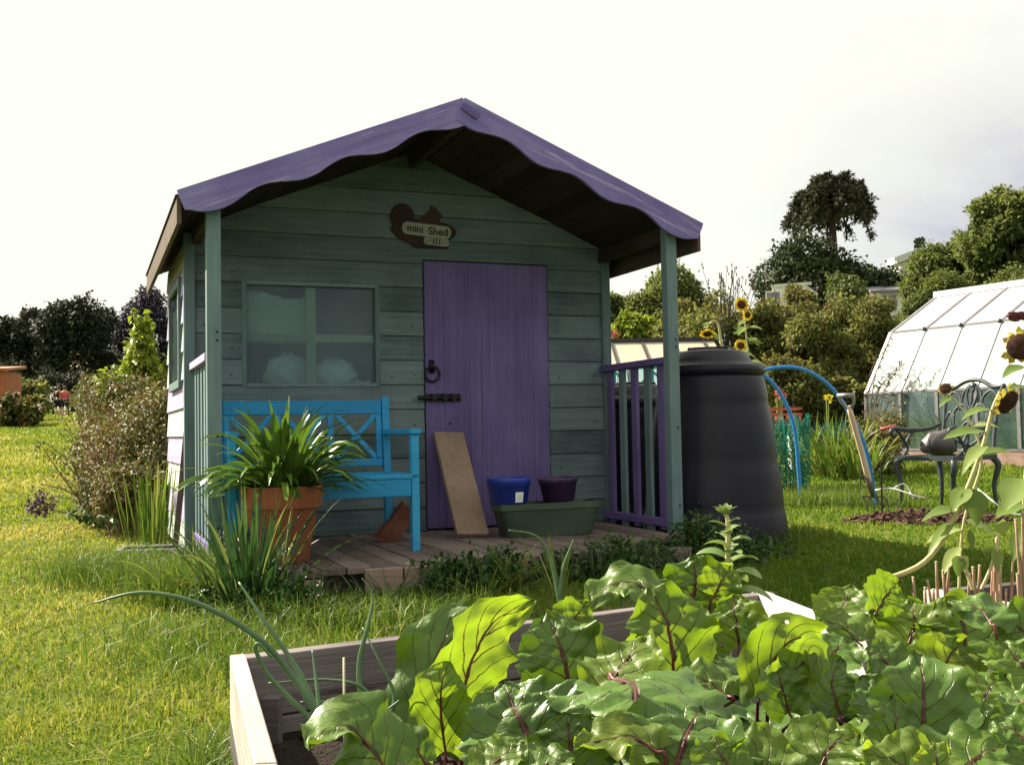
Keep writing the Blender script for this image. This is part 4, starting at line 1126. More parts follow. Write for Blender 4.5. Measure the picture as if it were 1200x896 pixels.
for x0, x1, zt_, zb_ in ((-hw,-hw*.38,.965,.86),(-hw*.38,hw*.38,1.03,.86),(hw*.38,hw,.965,.86),(-hw*.7,0,.86,.70),(0,hw*.7,.86,.70),(-hw,-hw*.55,.80,.62),(hw*.55,hw,.80,.62),(-hw*.45,hw*.45,.72,.52)):
    c = (x0+x1)/2; curve_tube(m_, [B3(x0+.008,zb_-.05),B3(x0+.012,(zb_+zt_)/2),B3(c,zt_),B3(x1-.012,(zb_+zt_)/2),B3(x1-.008,zb_-.05)], .0105, 6, 24)
curve_tube(m_, [B3(0,sh2),B3(0,.7),B3(0,1.04)], .012, 6)
for s in (-1,1):
    curve_tube(m_, [B3(0,.80),B3(s*.05,.92),B3(s*.03,1.0),B3(0,.96)], .012, 6); curve_tube(m_, [B3(0,.5),B3(s*.13,.6),B3(s*.16,.78)], .0105, 6)
m_.box(-.03,.03,yb_(1.0)-.012,yb_(1.0)+.012,.985,1.03)
m_.build('backrest', M['castiron'], ch, smooth=True)
# sheeting behind the chair
pz = ground(1094, 9.35)
sk = MB().lathe([(.02,0),(.13,.004),(.155,.04),(.15,.09),(.125,.14),(.07,.17),(.012,.175)], 40, wob=.08)
pz = ch.matrix_basis @ Vector((-.10,.27,.455))
sk.v = [(x*(1+.22*math.sin(2*math.atan2(y,x)+1)+.13*math.sin(5*math.atan2(y,x)+26*z)+.07*math.sin(11*math.atan2(y,x)-31*z)), y*(.8+.16*math.sin(3*math.atan2(y,x)+19*z)), z*(1+.5*max(0,x/.15)+.10*math.sin(40*x+20*y))) for x,y,z in sk.v]
o = sk.build('plastic_sack', M['tarp'], None, smooth=True); o.location = pz; o.rotation_euler = (R(-6),R(10),.6); tag(o, 'slumped dark grey plastic sack resting on the metal chair seat', 'sack')

# ================================================================ greenhouse on the right
M['roofsheet'] = plain('sky_tinted_sheet', (.27,.26,.31), (.35,.335,.38), 1.2, .10, .6, 0, .05)  # lavender base colour stands in for reflected sky
g1 = at(1044,390,16.0)                      # left end of the eave
ax = Vector((.512,-.859,0)).normalized()        # along the house, towards the viewer's right
nx_ = Vector((-ax.y*-1, -ax.x, 0)); nx_ = Vector((ax.y, -ax.x, 0))   # outward side
if nx_.x > 0: nx_ = -nx_
gb_z = gz(g1.x,g1.y)
GH = thing('greenhouse', 'aluminium greenhouse with white sloping panels and clear base panes on the right', 'greenhouse', (g1.x,g1.y,gb_z), 0)
e_z = g1.z-gb_z
rdg = at(1088,349,16.7); rd = rdg-g1; r_in = -rd.dot(nx_); r_z = rdg.z-gb_z
lowp = at(1022,461,15.6); lo_out = max(.25,(lowp-g1).dot(nx_)); lo_z = lowp.z-gb_z
base_z = .14
def gp(s, out, z): 
    q = ax*s + nx_*out; return Vector((q.x,q.y,z-(gz(g1.x+q.x,g1.y+q.y)*0)))
NB = 11; SP = .61; s0 = 0
LG = NB*SP
r_in = max(.9, r_in)
prof = [(lo_out,base_z-.6),(lo_out,base_z),(lo_out,lo_z),(0,e_z),(-r_in,r_z)]
prof2 = [(-2*r_in-lo_out,base_z-.6),(-2*r_in-lo_out,lo_z),(-2*r_in,e_z)]
def pan(a, b, i, off=0): return [gp(i*SP+.012,a[0]+off,a[1]), gp((i+1)*SP-.012,a[0]+off,a[1]), gp((i+1)*SP-.012,b[0]+off,b[1]), gp(i*SP+.012,b[0]+off,b[1])]
for (a, b, nm, mt) in ((prof[3],prof[4],'roof_panel',M['roofsheet']),(prof[2],prof[3],'sloping_panel',M['sheet']),(prof[1],prof[2],'base_pane',M['gpane'])):
    for i in range(NB):
        MB().add(pan(a,b,i),[(0,1,2,3)]).build(nm, mt, GH, solid=.006)
fm = MB()
for i in range(NB+1):
    s = i*SP
    for a, b in zip(prof[1:],prof[2:]): fm.bar(gp(s,a[0],a[1]),gp(s,b[0],b[1]),.05,.03,nx_)
for (o_, z_), w_ in ((prof[1],.03),(prof[2],.03),(prof[3],.03)): fm.bar(gp(0,o_,z_),gp(LG,o_,z_),w_,w_)
for s in (0,LG):
    for a, b in zip(prof2,prof2[1:]): fm.bar(gp(s,a[0],a[1]),gp(s,b[0],b[1]),.03,.03,nx_)
    fm.bar(gp(s,prof2[2][0],prof2[2][1]),gp(s,-r_in,r_z),.03,.03,nx_)
fm.build('frame', M['alu'], GH)
MB().bar(gp(-.03,-r_in,r_z+.03),gp(LG,-r_in,r_z+.03),.10,.09).build('ridge', M['white'], GH)
cl_ = MB()
for i in range(1,NB): cl_.ball(gp(i*SP,.02,e_z),.035,8,6)
cl_.build('clip', M['castiron'], GH)
MB().add([gp(0,-2*r_in,e_z),gp(LG,-2*r_in,e_z),gp(LG,-r_in,r_z),gp(0,-r_in,r_z)],[(0,3,2,1)]).build('roof_panel', M['sheet'], GH, solid=.006)
MB().add([gp(0,-2*r_in-lo_out,base_z-.5),gp(LG,-2*r_in-lo_out,base_z-.5),gp(LG,-2*r_in,e_z),gp(0,-2*r_in,e_z)],[(0,3,2,1)]).build('back_panel', M['gpane'], GH, solid=.006)
MB().add([gp(0,lo_out,base_z),gp(0,lo_out,lo_z),gp(0,0,e_z),gp(0,-r_in,r_z),gp(0,-2*r_in,e_z),gp(0,-2*r_in-lo_out,lo_z),gp(0,-2*r_in-lo_out,base_z)],[(0,1,2,3,4,5,6)]).build('end_pane', M['gpane'], GH, solid=.006)
bw = MB()
q0, q1 = gp(0,lo_out-.04,0), gp(LG,lo_out-.04,0)
bw.bar(q0+Vector((0,0,base_z/2-.3)), q1+Vector((0,0,base_z/2-.3)), .10, base_z+.55)
bw.build('base_wall', plain('pink_brick_base',(.26,.16,.13),(.38,.27,.23),9,.9,.15,0,.5), GH)
# green netting hung inside the base panes
nm_ = MB(); nn = 60
v = []
for j in range(2):
    for i in range(nn+1):
        s = .35 + (LG-.5)*i/nn; v.append(gp(s, lo_out-.10+.02*math.sin(i*1.3), (lo_z-.05+.03*math.sin(i*.7)) if j else base_z+.02))
nm_.add(v,[(i,i+1,nn+2+i,nn+1+i) for i in range(nn)])
o = nm_.build('green_netting', M['net'], None); o.location = (g1.x,g1.y,gb_z); tag(o, 'green garden netting hanging inside the base panes of the greenhouse', 'netting')
# small opened vent with a dark thing on the roof
mb = MB()
for _ in range(50):
    q = at(random.uniform(1183,1206), random.uniform(366,375), 12.6); mb.ball(q, random.uniform(.02,.04), 6,4, 1.6,1,.6)
tag(mb.build('dead_vine', plain('dark_red_vine',(.07,.02,.02),(.14,.05,.05),30,.9,.1), None), 'dark red dead vine hanging at the greenhouse eave', 'vine')

# shoots added outside the panels for plant silhouettes and reflections in them
random.seed(91); t = thing('silhouette_shoots', 'thin dark shoots added for plant silhouettes and reflections in the left greenhouse panels', 'plant', ground(1030,15.2), 0); o_ = t.location
mb = MB(); P, D = [], []
for i in range(11):
    e = at(random.uniform(1034,1078), random.uniform(398,455), random.uniform(15.0,15.25)) - o_; b_ = Vector((e.x*.4-.25, e.y*.3, .3))
    pth = smooth_path([b_, b_.lerp(e,.6)+Vector((-.12,0,.1)), e], 12); mb.tube(pth, [.008,.003], 5)
    for q in pth[4:]:
        for _ in range(2): P.append(list(q)); D.append([random.uniform(-1,1),random.uniform(-.3,.3),random.uniform(-.5,.8)])
mb.build('stems', M['twig'], t)
V,F,rn = leaf_quads(np.array(P), np.array(D), .11, .022, rng.random(len(P))); np_mesh('leaves', V, F, M['spiky'], t, rn)
# ================================================================ trees and shrubs
def tree_at(name, label, cat, px, Y, top, halfw_px, mat, n, leaf, ncl, cr=.32, seed=0, group=None, bottom=None, depth=1.0, shell=.5, low=-.6, droop=0, trunk_h=.5):
    """crown top at pixel row 'top', half width in pixels"""
    b = ground(px, Y); h = at(px, top, Y).z - b.z; rx = halfw_px/FPX*Y
    bz = (at(px, bottom, Y).z - b.z) if bottom else h*.12
    rz = (h-bz)/2
    return make_tree(name, label, cat, b, h, rx, rx*depth, rz, mat, M['bark'], n, leaf, ncl, cr, trunk_h, seed, group, shell, low, droop, cz=bz+rz)
# --- far left dark wood line, tree by tree
L = [('broad dark tree at the far left edge behind the orange shed', -10, 78, 366, 52, 470), ('tall dark rounded tree in the middle of the far left tree line', 86, 80, 341, 64, 478),
     ('dark tree crown between the tallest left tree and the edge', 36, 86, 358, 42, 475), ('dark tree behind the walking people', 128, 92, 372, 40, 480)]
for i, (lab, px, Y, top, hw_, bot) in enumerate(L):
    tree_at('dark_tree', lab, 'tree', px, Y, top, hw_, M['darktree'], 20000, .3, 60, .24, 10+i, 'dark trees along the far left', bottom=bot, depth=.8)
tree_at('copper_tree', 'dark purplish tree right of the dark tree line, rising behind the bean tower', 'tree', 178, 84, 338, 42, M['purpletree'], 14000, .3, 40, .34, 21, bottom=480, depth=.8)
# low shrubs in front of the far left trees
SH = [('rounded green shrub behind the orange shed', 25, 52, 440, 22, 'midtree'), ('mid green shrub left of the walking people', 40, 50, 450, 16, 'olive'),
      ('low red-brown shrub at the foot of the orange shed', 18, 40, 466, 30, 'bramble'), ('dark green shrub right of the walking people', 112, 56, 440, 22, 'midtree'), ('low shrub by the far end of the lawn path', 106, 46, 466, 13, 'olive'), ('dull shrub between the orange shed and the people', 38, 44, 464, 14, 'olive'), ('dark hedge shrub below the far left trees', -10, 60, 420, 40, 'darktree'), ('dark hedge shrub below the tall left tree', 62, 66, 430, 34, 'darktree'), ('dark hedge shrub beneath the copper tree', 150, 66, 425, 36, 'darktree')]
for i, (lab, px, Y, top, hw_, mt) in enumerate(SH):
    tree_at('shrub', lab, 'shrub', px, Y, top, hw_, M[mt], 2600, .22, 14, .42, 40+i, 'shrubs at the far end of the lawn', depth=.8, low=-.9, trunk_h=.3)

# --- orange shed far left
Y = 42.0; a = ground(-40,Y); b = ground(7,Y); hh_ = at(10,432,Y).z-b.z
os_ = thing('orange_shed', 'small orange stained wooden shed at the far left edge of the lawn', 'shed', b, R(10))
wd = (b.x-a.x)
MB().box(-wd,0,0,2.2,0,hh_-.08).build('wall', M['shed_or'], os_, bevel=.02)
MB().add([(-wd-.1,-.15,hh_-.08),(.14,-.15,hh_-.08),(.14,2.4,hh_+.15),(-wd-.1,2.4,hh_+.15),(-wd-.1,-.15,hh_+.02),(.14,-.15,hh_+.02),(.14,2.4,hh_+.25),(-wd-.1,2.4,hh_+.25)],[(0,3,2,1),(4,5,6,7),(0,1,5,4),(1,2,6,5),(2,3,7,6),(3,0,4,7)]).build('roof', M['shed_or'], os_)
MB().box(-.85,-.25,-.03,0,.05,hh_-.3).build('door', M['shed_or'], os_, bevel=.01)
# --- people
def person(label, px, Y, facing, shirt, lower, hair, lean=0.0):
    b = ground(px,Y); t = thing('person', label, 'person', b, facing)
    J = [(0,0,.95),(0,.01,1.2),(0,.03,1.42),(0,.04,1.52),(0,.06,1.64),(0,.05,1.72), (.19,.02,1.40),(.24,-.02,1.13),(.22,.10,.90),(-.19,.02,1.40),(-.25,.0,1.13),(-.21,.12,.92), (.10,0,.90),(.11,.05,.50),(.11,-.02,.08),(.11,.12,.03),(-.10,0,.90),(-.11,-.04,.50),(-.11,-.10,.09),(-.11,.03,.03)]
    E = [(0,1),(1,2),(2,3),(3,4),(4,5),(2,6),(6,7),(7,8),(2,9),(9,10),(10,11),(0,12),(12,13),(13,14),(14,15),(0,16),(16,17),(17,18),(18,19)]
    rad = [.15,.14,.15,.06,.10,.075,.065,.05,.035,.065,.05,.035,.10,.06,.045,.035,.10,.06,.045,.035]
    def skin(name, idx, scale, mat, parent, extra=None):
        mp_ = {k:i for i,k in enumerate(idx)}
        me = bpy.data.meshes.new(name); me.from_pydata([J[i] for i in idx], [(mp_[a],mp_[b]) for a,b in E if a in mp_ and b in mp_], []); me.materials.append(mat)
        o = bpy.data.objects.new(name, me); COL.objects.link(o); o.parent = parent
        o.modifiers.new('s','SKIN').use_smooth_shade = True
        sv = me.skin_vertices[0].data
        for i, k in enumerate(idx): sv[i].radius = (rad[k]*scale, rad[k]*scale*(.75 if k < 3 else 1)); sv[i].use_root = (i == 0)
        u = o.modifiers.new('u','SUBSURF'); u.levels = u.render_levels = 1
        return o
    body = skin('body', list(range(20)), 1.0, M['skin'], t)
    skin('shirt', [0,1,2,6,7,9,10], 1.22, shirt, body)
    skin('shorts', [0,12,13,16,17], 1.3, lower, body)
    MB().ball((0,.045,1.69), .118, 12, 8, .95, 1.05, .9).build('hair', hair, body, smooth=True)
    sh = MB()
    for x, y in ((.11,.06),(-.11,-.04)): sh.ball((x,y+.02,.04),.06,8,6,.9,1.9,.8)
    sh.build('shoes', M['darkcloth'], body, smooth=True)
    return t
person('person in red shirt and dark shorts walking at the far end of the lawn', 76, 62, R(20), M['redshirt'], M['darkcloth'], M['hair'])
person('person in dark clothes walking beside the one in a red shirt', 68.5, 62.6, R(5), M['darkcloth'], M['darkcloth'], M['hair'])
p = ground(86,64); sb_ = thing('notice_board', 'small orange and green board on posts beyond the walking people', 'board', p, .1)
MB().box(-.32,.32,-.02,.02,.55,1.35).build('panel', plain('orange_green_panel',(.10,.22,.08),(.42,.20,.08),1.2,.8,.2), sb_)
MB().box(-.30,-.24,-.05,-.021,0,1.36).box(.24,.30,-.05,-.021,0,1.36).build('posts', M['bark'], sb_)

# ================================================================ right-hand background
tree_at('conifer_mound', 'broad dark evergreen mound beneath the monkey puzzle tree', 'tree', 962, 46, 279, 80, M['conifer'], 20000, .22, 46, .34, 61, bottom=420, depth=.7, low=-.9)
tree_at('conifer_mound', 'lower dark evergreen right of the monkey puzzle trunk', 'tree', 1030, 44, 310, 40, M['conifer'], 9000, .2, 22, .4, 62, bottom=420, depth=.7, low=-.9)
tree_at('conifer_mound', 'tiny dark conifer top on the skyline left of the tall right tree', 'tree', 1087, 52, 281, 13, M['conifer'], 1400, .22, 10, .4, 63, bottom=330, low=-.9)
tree_at('broad_tree', 'tall mid green tree at the far right edge', 'tree', 1196, 34, 214, 62, M['midtree'], 34000, .15, 60, .26, 64, bottom=400, depth=.8)
tree_at('broad_tree', 'lighter green tree left of the tall tree at the right edge', 'tree', 1128, 36, 268, 62, M['midtree'], 26000, .15, 44, .28, 65, bottom=400, depth=.7)
tree_at('broad_tree', 'rounded olive green tree seen past the right porch post', 'tree', 790, 30, 312, 58, M['midtree'], 26000, .12, 44, .30, 66, bottom=420, depth=.8)
tree_at('broad_tree', 'lower green tree seen between the shed wall and the porch post', 'tree', 716, 32, 348, 44, M['midtree'], 15000, .12, 30, .32, 67, bottom=425, depth=.8)
tree_at('pale_willow_bush', 'pale yellow-green drooping bush below the dark evergreen mound', 'bush', 1000, 24, 320, 46, M['palebush'], 16000, .10, 30, .34, 68, bottom=470, depth=.7, low=-.9, droop=.9)
tree_at('pale_willow_bush', 'yellow-green low bush seen through the porch railing gap', 'bush', 742, 22, 372, 30, M['lime'], 4200, .12, 18, .38, 69, bottom=425, depth=.7, low=-.9)
B = [('dark olive shrub behind the compost bin', 822, 20, 318, 58), ('tall olive shrub right of the sunflowers', 905, 19, 330, 58), ('olive shrub behind the garden fork', 968, 18, 340, 54), ('olive shrub at the left end of the greenhouse', 1030, 18.5, 326, 54), ('dense low olive shrub behind the blue hoops', 930, 17, 420, 52), ('low olive shrub beside the greenhouse corner', 1000, 16.8, 440, 40), ('shrub mass behind the greenhouse ridge', 1110, 22, 322, 60), ('shrub mass behind the greenhouse at the right edge', 1200, 22, 315, 50)]
for i, (lab, px, Y, top, hw_) in enumerate(B):
    tree_at('olive_shrub', lab, 'shrub', px, Y, top, hw_, M['olive'] if i not in (6,7) else M['midtree'], 19000, .075, 44, .32, 80+i, 'shrubs behind the plots on the right', bottom=560 if i < 6 else 420, depth=.75, low=-1.0, trunk_h=.4)
tree_at('olive_shrub', 'olive shrub hiding the lower part of the pinkish white house', 'shrub', 938, 28, 328, 40, M['olive'], 14000, .10, 30, .34, 95, 'shrubs behind the plots on the right', bottom=460, depth=.7, low=-1.0, trunk_h=.4)
# wispy twigs standing above the shrubs
tw = ground(855, 19); t = thing('wispy_shrub', 'wispy shrub with thin seed-topped twigs above the sunflowers', 'shrub', tw, 0)
random.seed(31); mb = MB(); V_, F_, R_ = [], [], []
for i in range(30):
    px = random.gauss(855, 20); tz2 = at(px, random.triangular(296,352,338), 19+random.uniform(-.3,.3)) - tw
    mb.tube(smooth_path([(tz2.x*.2, random.uniform(-.2,.2), 1.3),(tz2.x*.45+random.uniform(-.1,.1),0,tz2.z*.75), tz2],6), [.012,.003], 5)
    for k in range(3):
        mb.ball(Vector(tz2)+Vector((random.uniform(-.04,.04),0,-.06*k)), .015, 6, 5, .7, .7, 2.2)
mb.build('twigs', plain('grey_brown_twigs',(.06,.055,.04),(.11,.10,.07),20,.9,.1), t)
cl = [(random.uniform(-.75,.7), random.uniform(-.3,.3), random.uniform(1.1,2.35), .22,.2,.26) for _ in range(30)]
V,F,rn = crown(cl, 3200, .09, .2, -.3); np_mesh('leaves', V, F, M['olive'], t, rn)

# monkey puzzle
Y = 48; b = ground(982, Y); top = at(980, 214, Y).z - b.z
mp_t = thing('monkey_puzzle_tree', 'dark monkey puzzle tree with umbrella crown and bare trunk on the skyline', 'tree', b, 0)
hb = at(980, 330, Y).z-b.z
MB().tube([(0,0,0),(0.05,0,hb),(.0,0,top*.95)], [.36,.22,.12], 10).build('trunk', M['bark'], mp_t, smooth=True)
random.seed(3); Vs, Fs, Rs = [], [], []; mb = MB(); nb = 0
S_ = Y/FPX
SP, SD, SL = [], [], []
def spiky(path, r):
    for i in range(len(path)-1):
        a, c = path[i], path[i+1]; d = (c-a).normalized()
        for k in range(5):
            ph = random.uniform(0,2*PI); o = d.orthogonal().normalized(); o = o*math.cos(ph)+d.cross(o)*math.sin(ph)
            SP.append(a.lerp(c, random.random())); SD.append(o+d*.8); SL.append(r*random.uniform(.8,1.3))
for i in range(96):
    tier = random.random(); a = random.uniform(0,2*PI)
    z0 = top - S_*(7 + 34*tier**1.1); ext = S_*(18+36*min(1,.2+tier*1.1))*random.uniform(.7,1.0)
    if tier < .25: ext *= .75
    rise = S_*random.uniform(4,14)*(1-tier*.7); drop = S_*random.uniform(6,30)*tier**1.2*1.1
    d = Vector((math.cos(a), math.sin(a), 0))
    pth = smooth_path([Vector((0,0,z0)), Vector((0,0,z0+rise*.8))+d*ext*.45, Vector((0,0,z0+rise))+d*ext*.78, Vector((0,0,z0+rise-drop*.6))+d*ext*.98, Vector((0,0,z0+rise-drop))+d*ext*1.02], 14)
    mb.tube(pth, [.09,.03], 5)
    spiky(pth[3:], .26)
    for _ in range(4):
        q = pth[random.randint(6,12)]; e = d.cross(Vector((0,0,1)))*random.choice((-1,1))*random.uniform(.3,1)+d*random.uniform(.1,.8)
        sp_ = smooth_path([q, q+e*S_*6+Vector((0,0,.1)), q+e*S_*10-Vector((0,0,S_*random.uniform(1,8)))],7); spiky(sp_, .22)
mb.build('branches', M['bark'], mp_t)
V,F,rn = leaf_quads(np.array(SP), np.array(SD), np.array(SL), np.array(SL)*.30, rng.random(len(SP)), .1, .0)
np_mesh('crown', V, F, M['spiky'], mp_t, rn)

# houses beyond the shrubs
Y = 40; a = ground(928,Y); z0 = at(928,356,Y).z; z1 = at(928,334,Y).z; w_ = 38/FPX*Y
h1 = thing('white_house', 'pinkish white house front showing above the shrubs left of the evergreens', 'house', a, R(-25))
H1 = z1-a.z
MB().box(-w_/2,w_/2,0,3,0,H1).build('wall', M['render'], h1)
MB().add([(-w_/2-.02,-.05,H1),(w_/2+.02,-.05,H1),(w_/2+.02,1.5,H1+.2),(-w_/2-.02,1.5,H1+.2)],[(0,1,2,3)]).build('roof', M['render'], h1, solid=.12)
for x in (-.45,.15): 
    f = MB().box(w_*x-.3,w_*x+.3,-.04,0,H1-.75,H1-.18).build('window', M['white'], h1); MB().box(w_*x-.24,w_*x+.24,-.055,-.041,H1-.70,H1-.23).build('pane', M['greyroof'], f)
Y = 42; a = ground(1045,Y); z1 = at(1045,331,Y).z; H2 = z1-a.z; w_ = 34/FPX*Y
h2 = thing('white_house', 'grey-roofed pale house peeping out right of the pale drooping bush', 'house', a, R(-10))
MB().box(-w_/2,w_/2,0,3,0,H2-.35).build('wall', M['render'], h2)
MB().add([(-w_/2-.1,-.15,H2-.35),(w_/2+.1,-.15,H2-.35),(w_/2+.1,1.5,H2),(-w_/2-.1,1.5,H2)],[(0,1,2,3)]).build('roof', M['greyroof'], h2, solid=.1)
f = MB().box(-.2,.35,-.04,0,H2-.95,H2-.5).build('window', M['greyroof'], h2)
Y = 46; a = ground(1108,Y); z1 = at(1108,291,Y).z; H3 = z1-a.z; w_ = 44/FPX*Y
h3 = thing('white_house', 'pale flat roof line on the skyline beside the lighter green tree', 'house', a, R(5))
MB().box(-w_/2,w_/2,0,3,0,H3-.3).build('wall', M['render'], h3); MB().box(-w_/2-.15,w_/2+.15,-.2,3.2,H3-.298,H3).build('roof', M['white'], h3)

# clutter on the plot beyond the bin
p = ground(912, 13.6); cr_ = thing('plastic_crate', 'red plastic crate on a post seen right of the compost bin', 'crate', (p.x,p.y,at(912,496,13.6).z), .2)
H = .20; mb = MB().box(-.26,.26,-.18,.18,0,.015)
for s in (-1,1):
    for z in (.015,.10,.17): mb.box(-.26,.26,s*.18-.008,s*.18+.008,z,z+.03); mb.box(s*.26-.008,s*.26+.008,-.172,.172,z,z+.03)
    for i in range(7): mb.box(-.25+i*.08,-.235+i*.08,s*.18-.006,s*.18+.006,.045,.10)
mb.build('basket', M['redplastic'], cr_)
zb = cr_.location.z - p.z
st = thing('wooden_stand', 'pale wooden post stand under the red crate', 'stand', p, .2)
for x in (-.2,.2): MB().box(x-.035,x+.035,-.05,.05,-.05,zb-.03).build('post', M['white'], st)
MB().box(-.28,.28,-.16,.16,zb-.03,zb-.002).build('top', M['white'], st)
# strawberry-red flowers and yellow flowers in the shrubs
def flowers(name, label, pts, n, s, mat, cat='flowers'):
    t = thing(name, label, cat, ground(pts[0][0], pts[0][2]), 0); o = t.location
    P = []; mb = MB()
    for _ in range(n):
        q = random.choice(pts); p = at(q[0]+random.uniform(-q[3],q[3]), q[1]+random.uniform(-q[3],q[3])*.7, q[2]+random.uniform(-.1,.1)); P.append(p-o)
    for q in P[::6]: mb.tube(smooth_path([(0,0,0),(q.x*.8,q.y*.8,q.z*.6),(q.x,q.y,q.z)],5),[.01,.004],4)
    mb.build('stems', M['greenstem'], t)
    P = np.array([list(q) for q in P]); V,F,rn = leaf_quads(P, sphere_pts(n), s, s*.8, rng.random(n)); np_mesh('blooms', V, F, mat, t, rn)
random.seed(8)
flowers('yellow_flowers','yellow flowers behind the top of the garden fork',[(972,466,15.3,5)], 22, .05, M['yflower'])
flowers('red_flowers','red and pink flowers behind the blue hoops',[(914,460,14.6,6)], 26, .05, M['redflower'])
flowers('red_flowers','pinkish red blooms above the cold frame',[(719,391,15,6)], 16, .06, M['redflower'])
# green and blue netting low on the plot
def net_sheet(name, label, a, b, h, mat):
    a, b = Vector(a), Vector(b); n = 24; v = []
    for j in range(4):
        for i in range(n+1):
            q = a.lerp(b,i/n); v.append((q.x+.02*math.sin(i*1.9), q.y+.06*math.sin(i*.9+j), gz(q.x,q.y)-.01+h*j/3*(1+.08*math.sin(i*1.4))))
    mb = MB().add(v,[(j*(n+1)+i,j*(n+1)+i+1,(j+1)*(n+1)+i+1,(j+1)*(n+1)+i) for j in range(3) for i in range(n)])
    tag(mb.build(name, mat, None), label, 'netting')
net_sheet('garden_netting','green garden netting fence low on the plot right of the compost bin', ground(895,10.9), ground(948,10.9), .75, M['net'])
net_sheet('garden_netting','blue netting stretched behind the garden fork', ground(944,13.5), ground(1005,13.5), .62, M['bluenet'])
random.seed(77)
for i, (px, Y, lab) in enumerate(((975,12.4,'grassy clump of leaves between the blue hoops and the fork'),(945,12.9,'pale leafy clump behind the farther blue hoop'),(1005,12.0,'leafy clump just behind the garden fork shaft'))):
    strap_clump('leafy_clump', lab, 'plant', ground(px,Y), 90, (.35,.85), .03, (4,50), .8, M['longgrass'], base=.3)
# red-handled tool and ball
rt = thing('hand_tool', 'red-handled tool sticking out left of the metal chair', 'tool', at(1030,502,9.6), 0)
a_, b_ = at(1032,503,9.6)-rt.location, at(1050,499,9.6)-rt.location
MB().tube([a_, b_], .016, 8).build('handle', M['redplastic'], rt, smooth=True)
MB().tube(smooth_path([a_, at(1018,512,9.7)-rt.location, at(1010,530,9.8)-rt.location, Vector((-.1,.3,gz(0,9.8)-rt.location.z-.02))],12), .008, 6).build('shank', M['steel'], rt, smooth=True)

# ================================================================ back sunflowers
def petal_ring(c, nrm, r0, r1, n, mb, droop=0, var=0.0):
    nrm = Vector(nrm).normalized(); a = nrm.orthogonal().normalized(); b = nrm.cross(a)
    for i in range(n):
        q = 2*PI*i/n + random.uniform(-.1,.1); d = a*math.cos(q)+b*math.sin(q); s = nrm.cross(d)
        L = r1*random.uniform(.85-var,1.1+var*.5); w = r1*.30
        p0 = c+d*r0; pm = c+d*(r0+(L-r0)*.5)+nrm*r1*.12; pt = c+d*L+nrm*r1*random.uniform(-.15,.12)
        mb.add([p0-s*w*.4,p0+s*w*.4,pm+s*w*.6,pt,pm-s*w*.6],[(0,1,2,4),(4,2,3)])
def heart_leaf(P0, d, nrm, L, W, mb, droop=.5, n=7):
    d = Vector(d).normalized(); nrm = Vector(nrm); s = d.cross(nrm).normalized(); nn = s.cross(d)
    V = []; rr_ = random.random(); ph = random.uniform(0,6)
    prof = [0.0,.62,.92,1.0,.86,.62,.34,.03]
    for i in range(n+1):
        t = i/n; c = Vector(P0)+d*(L*t*(1-.25*droop*t)) - Vector((0,0,1))*L*droop*t*t*.6
        w = W*.5*prof[min(i,7)]
        lift = .22*w
        r = W*.03*math.sin(i*2.1+ph)
        V += [c-s*w+nn*(lift+r), c-s*w*.5+nn*lift*.3, c, c+s*w*.5+nn*lift*.3, c+s*w+nn*(lift-r)]
    F = []
    for i in range(n):
        for j in range(4): F.append((i*5+j,i*5+j+1,(i+1)*5+j+1,(i+1)*5+j))
    mb.add(V,F,rnd=rr_)
def sunflower(name, label, base, pts, heads, leaves, group=None, rad=.014, faded=False):
    t = thing(name, label, 'sunflower', base, 0, group); o = Vector(base)
    path = smooth_path([Vector(p)-o for p in pts], 26)
    MB().tube(path, [rad, rad*.9, rad*.6], 10).build('stem', M['palestem'], t, smooth=True)
    for c, nrm, r in heads:
        c = Vector(c)-o; n_ = Vector(nrm).normalized()
        mb = MB(); 
        q = n_.to_track_quat('Z','Y').to_matrix().to_4x4(); hr = r*(1.5 if faded else 1); mb2 = MB().lathe([(.001,.16*hr),(.3*hr,.17*hr),(.5*hr,.08*hr),(.52*hr,-.05*hr),(.3*hr,-.2*hr),(.001,-.28*hr)], 18, close=False)
        mb.add([Matrix.Translation(c)@q@Vector(v) for v in mb2.v], mb2.f)
        if faded:
            s1 = n_.orthogonal().normalized(); s2 = n_.cross(s1)
            for kk in range(90):
                rr_ = .72*r*math.sqrt((kk+.5)/90); aa = kk*2.39996; q_ = c + (s1*math.cos(aa)+s2*math.sin(aa))*rr_ + n_*r*.20*(1-(rr_/(.85*r))**2); e_ = q_ + n_*r*random.uniform(.06,.20) + (s1*math.cos(aa)+s2*math.sin(aa))*r*.05
                mb.tube([q_-n_*r*.05, e_], [r*.05, r*.012], 4)
        h = mb.build('seed_head', M['seed'], t, smooth=True)
        mb = MB()
        if faded:
            petal_ring(c-n_*r*.12, -n_, .70*r, r*1.1, 13, mb, var=.28); petal_ring(c-n_*r*.05, n_, .70*r, r*1.0, 8, mb, var=.3); mb.build('petals', M['fadedpetal'], h)
        else:
            petal_ring(c, n_, .45*r, r, 17, mb); petal_ring(c-n_*r*.05, n_, .45*r, r*.95, 15, mb); mb.build('petals', M['petal'], h)
        mb = MB(); k = min(range(len(path)), key=lambda i:(path[i]-c).length); mb.tube(smooth_path([path[k], path[k].lerp(c,.5)-Vector((0,0,.01)), c-n_*r*.2],8), rad*.55, 6).build('flower_stalk', M['palestem'], t, smooth=True)
    lm = MB()
    for P, d, L, W in [(p_, d_, L_*.85, W_*.78) for p_, d_, L_, W_ in leaves]: heart_leaf(Vector(P)-o, d, (0,-.3,1), L, W, lm, random.uniform(.3,.8))
    if leaves: lm.build('leaves', M['sunleaf'], t, smooth=True)
    return t
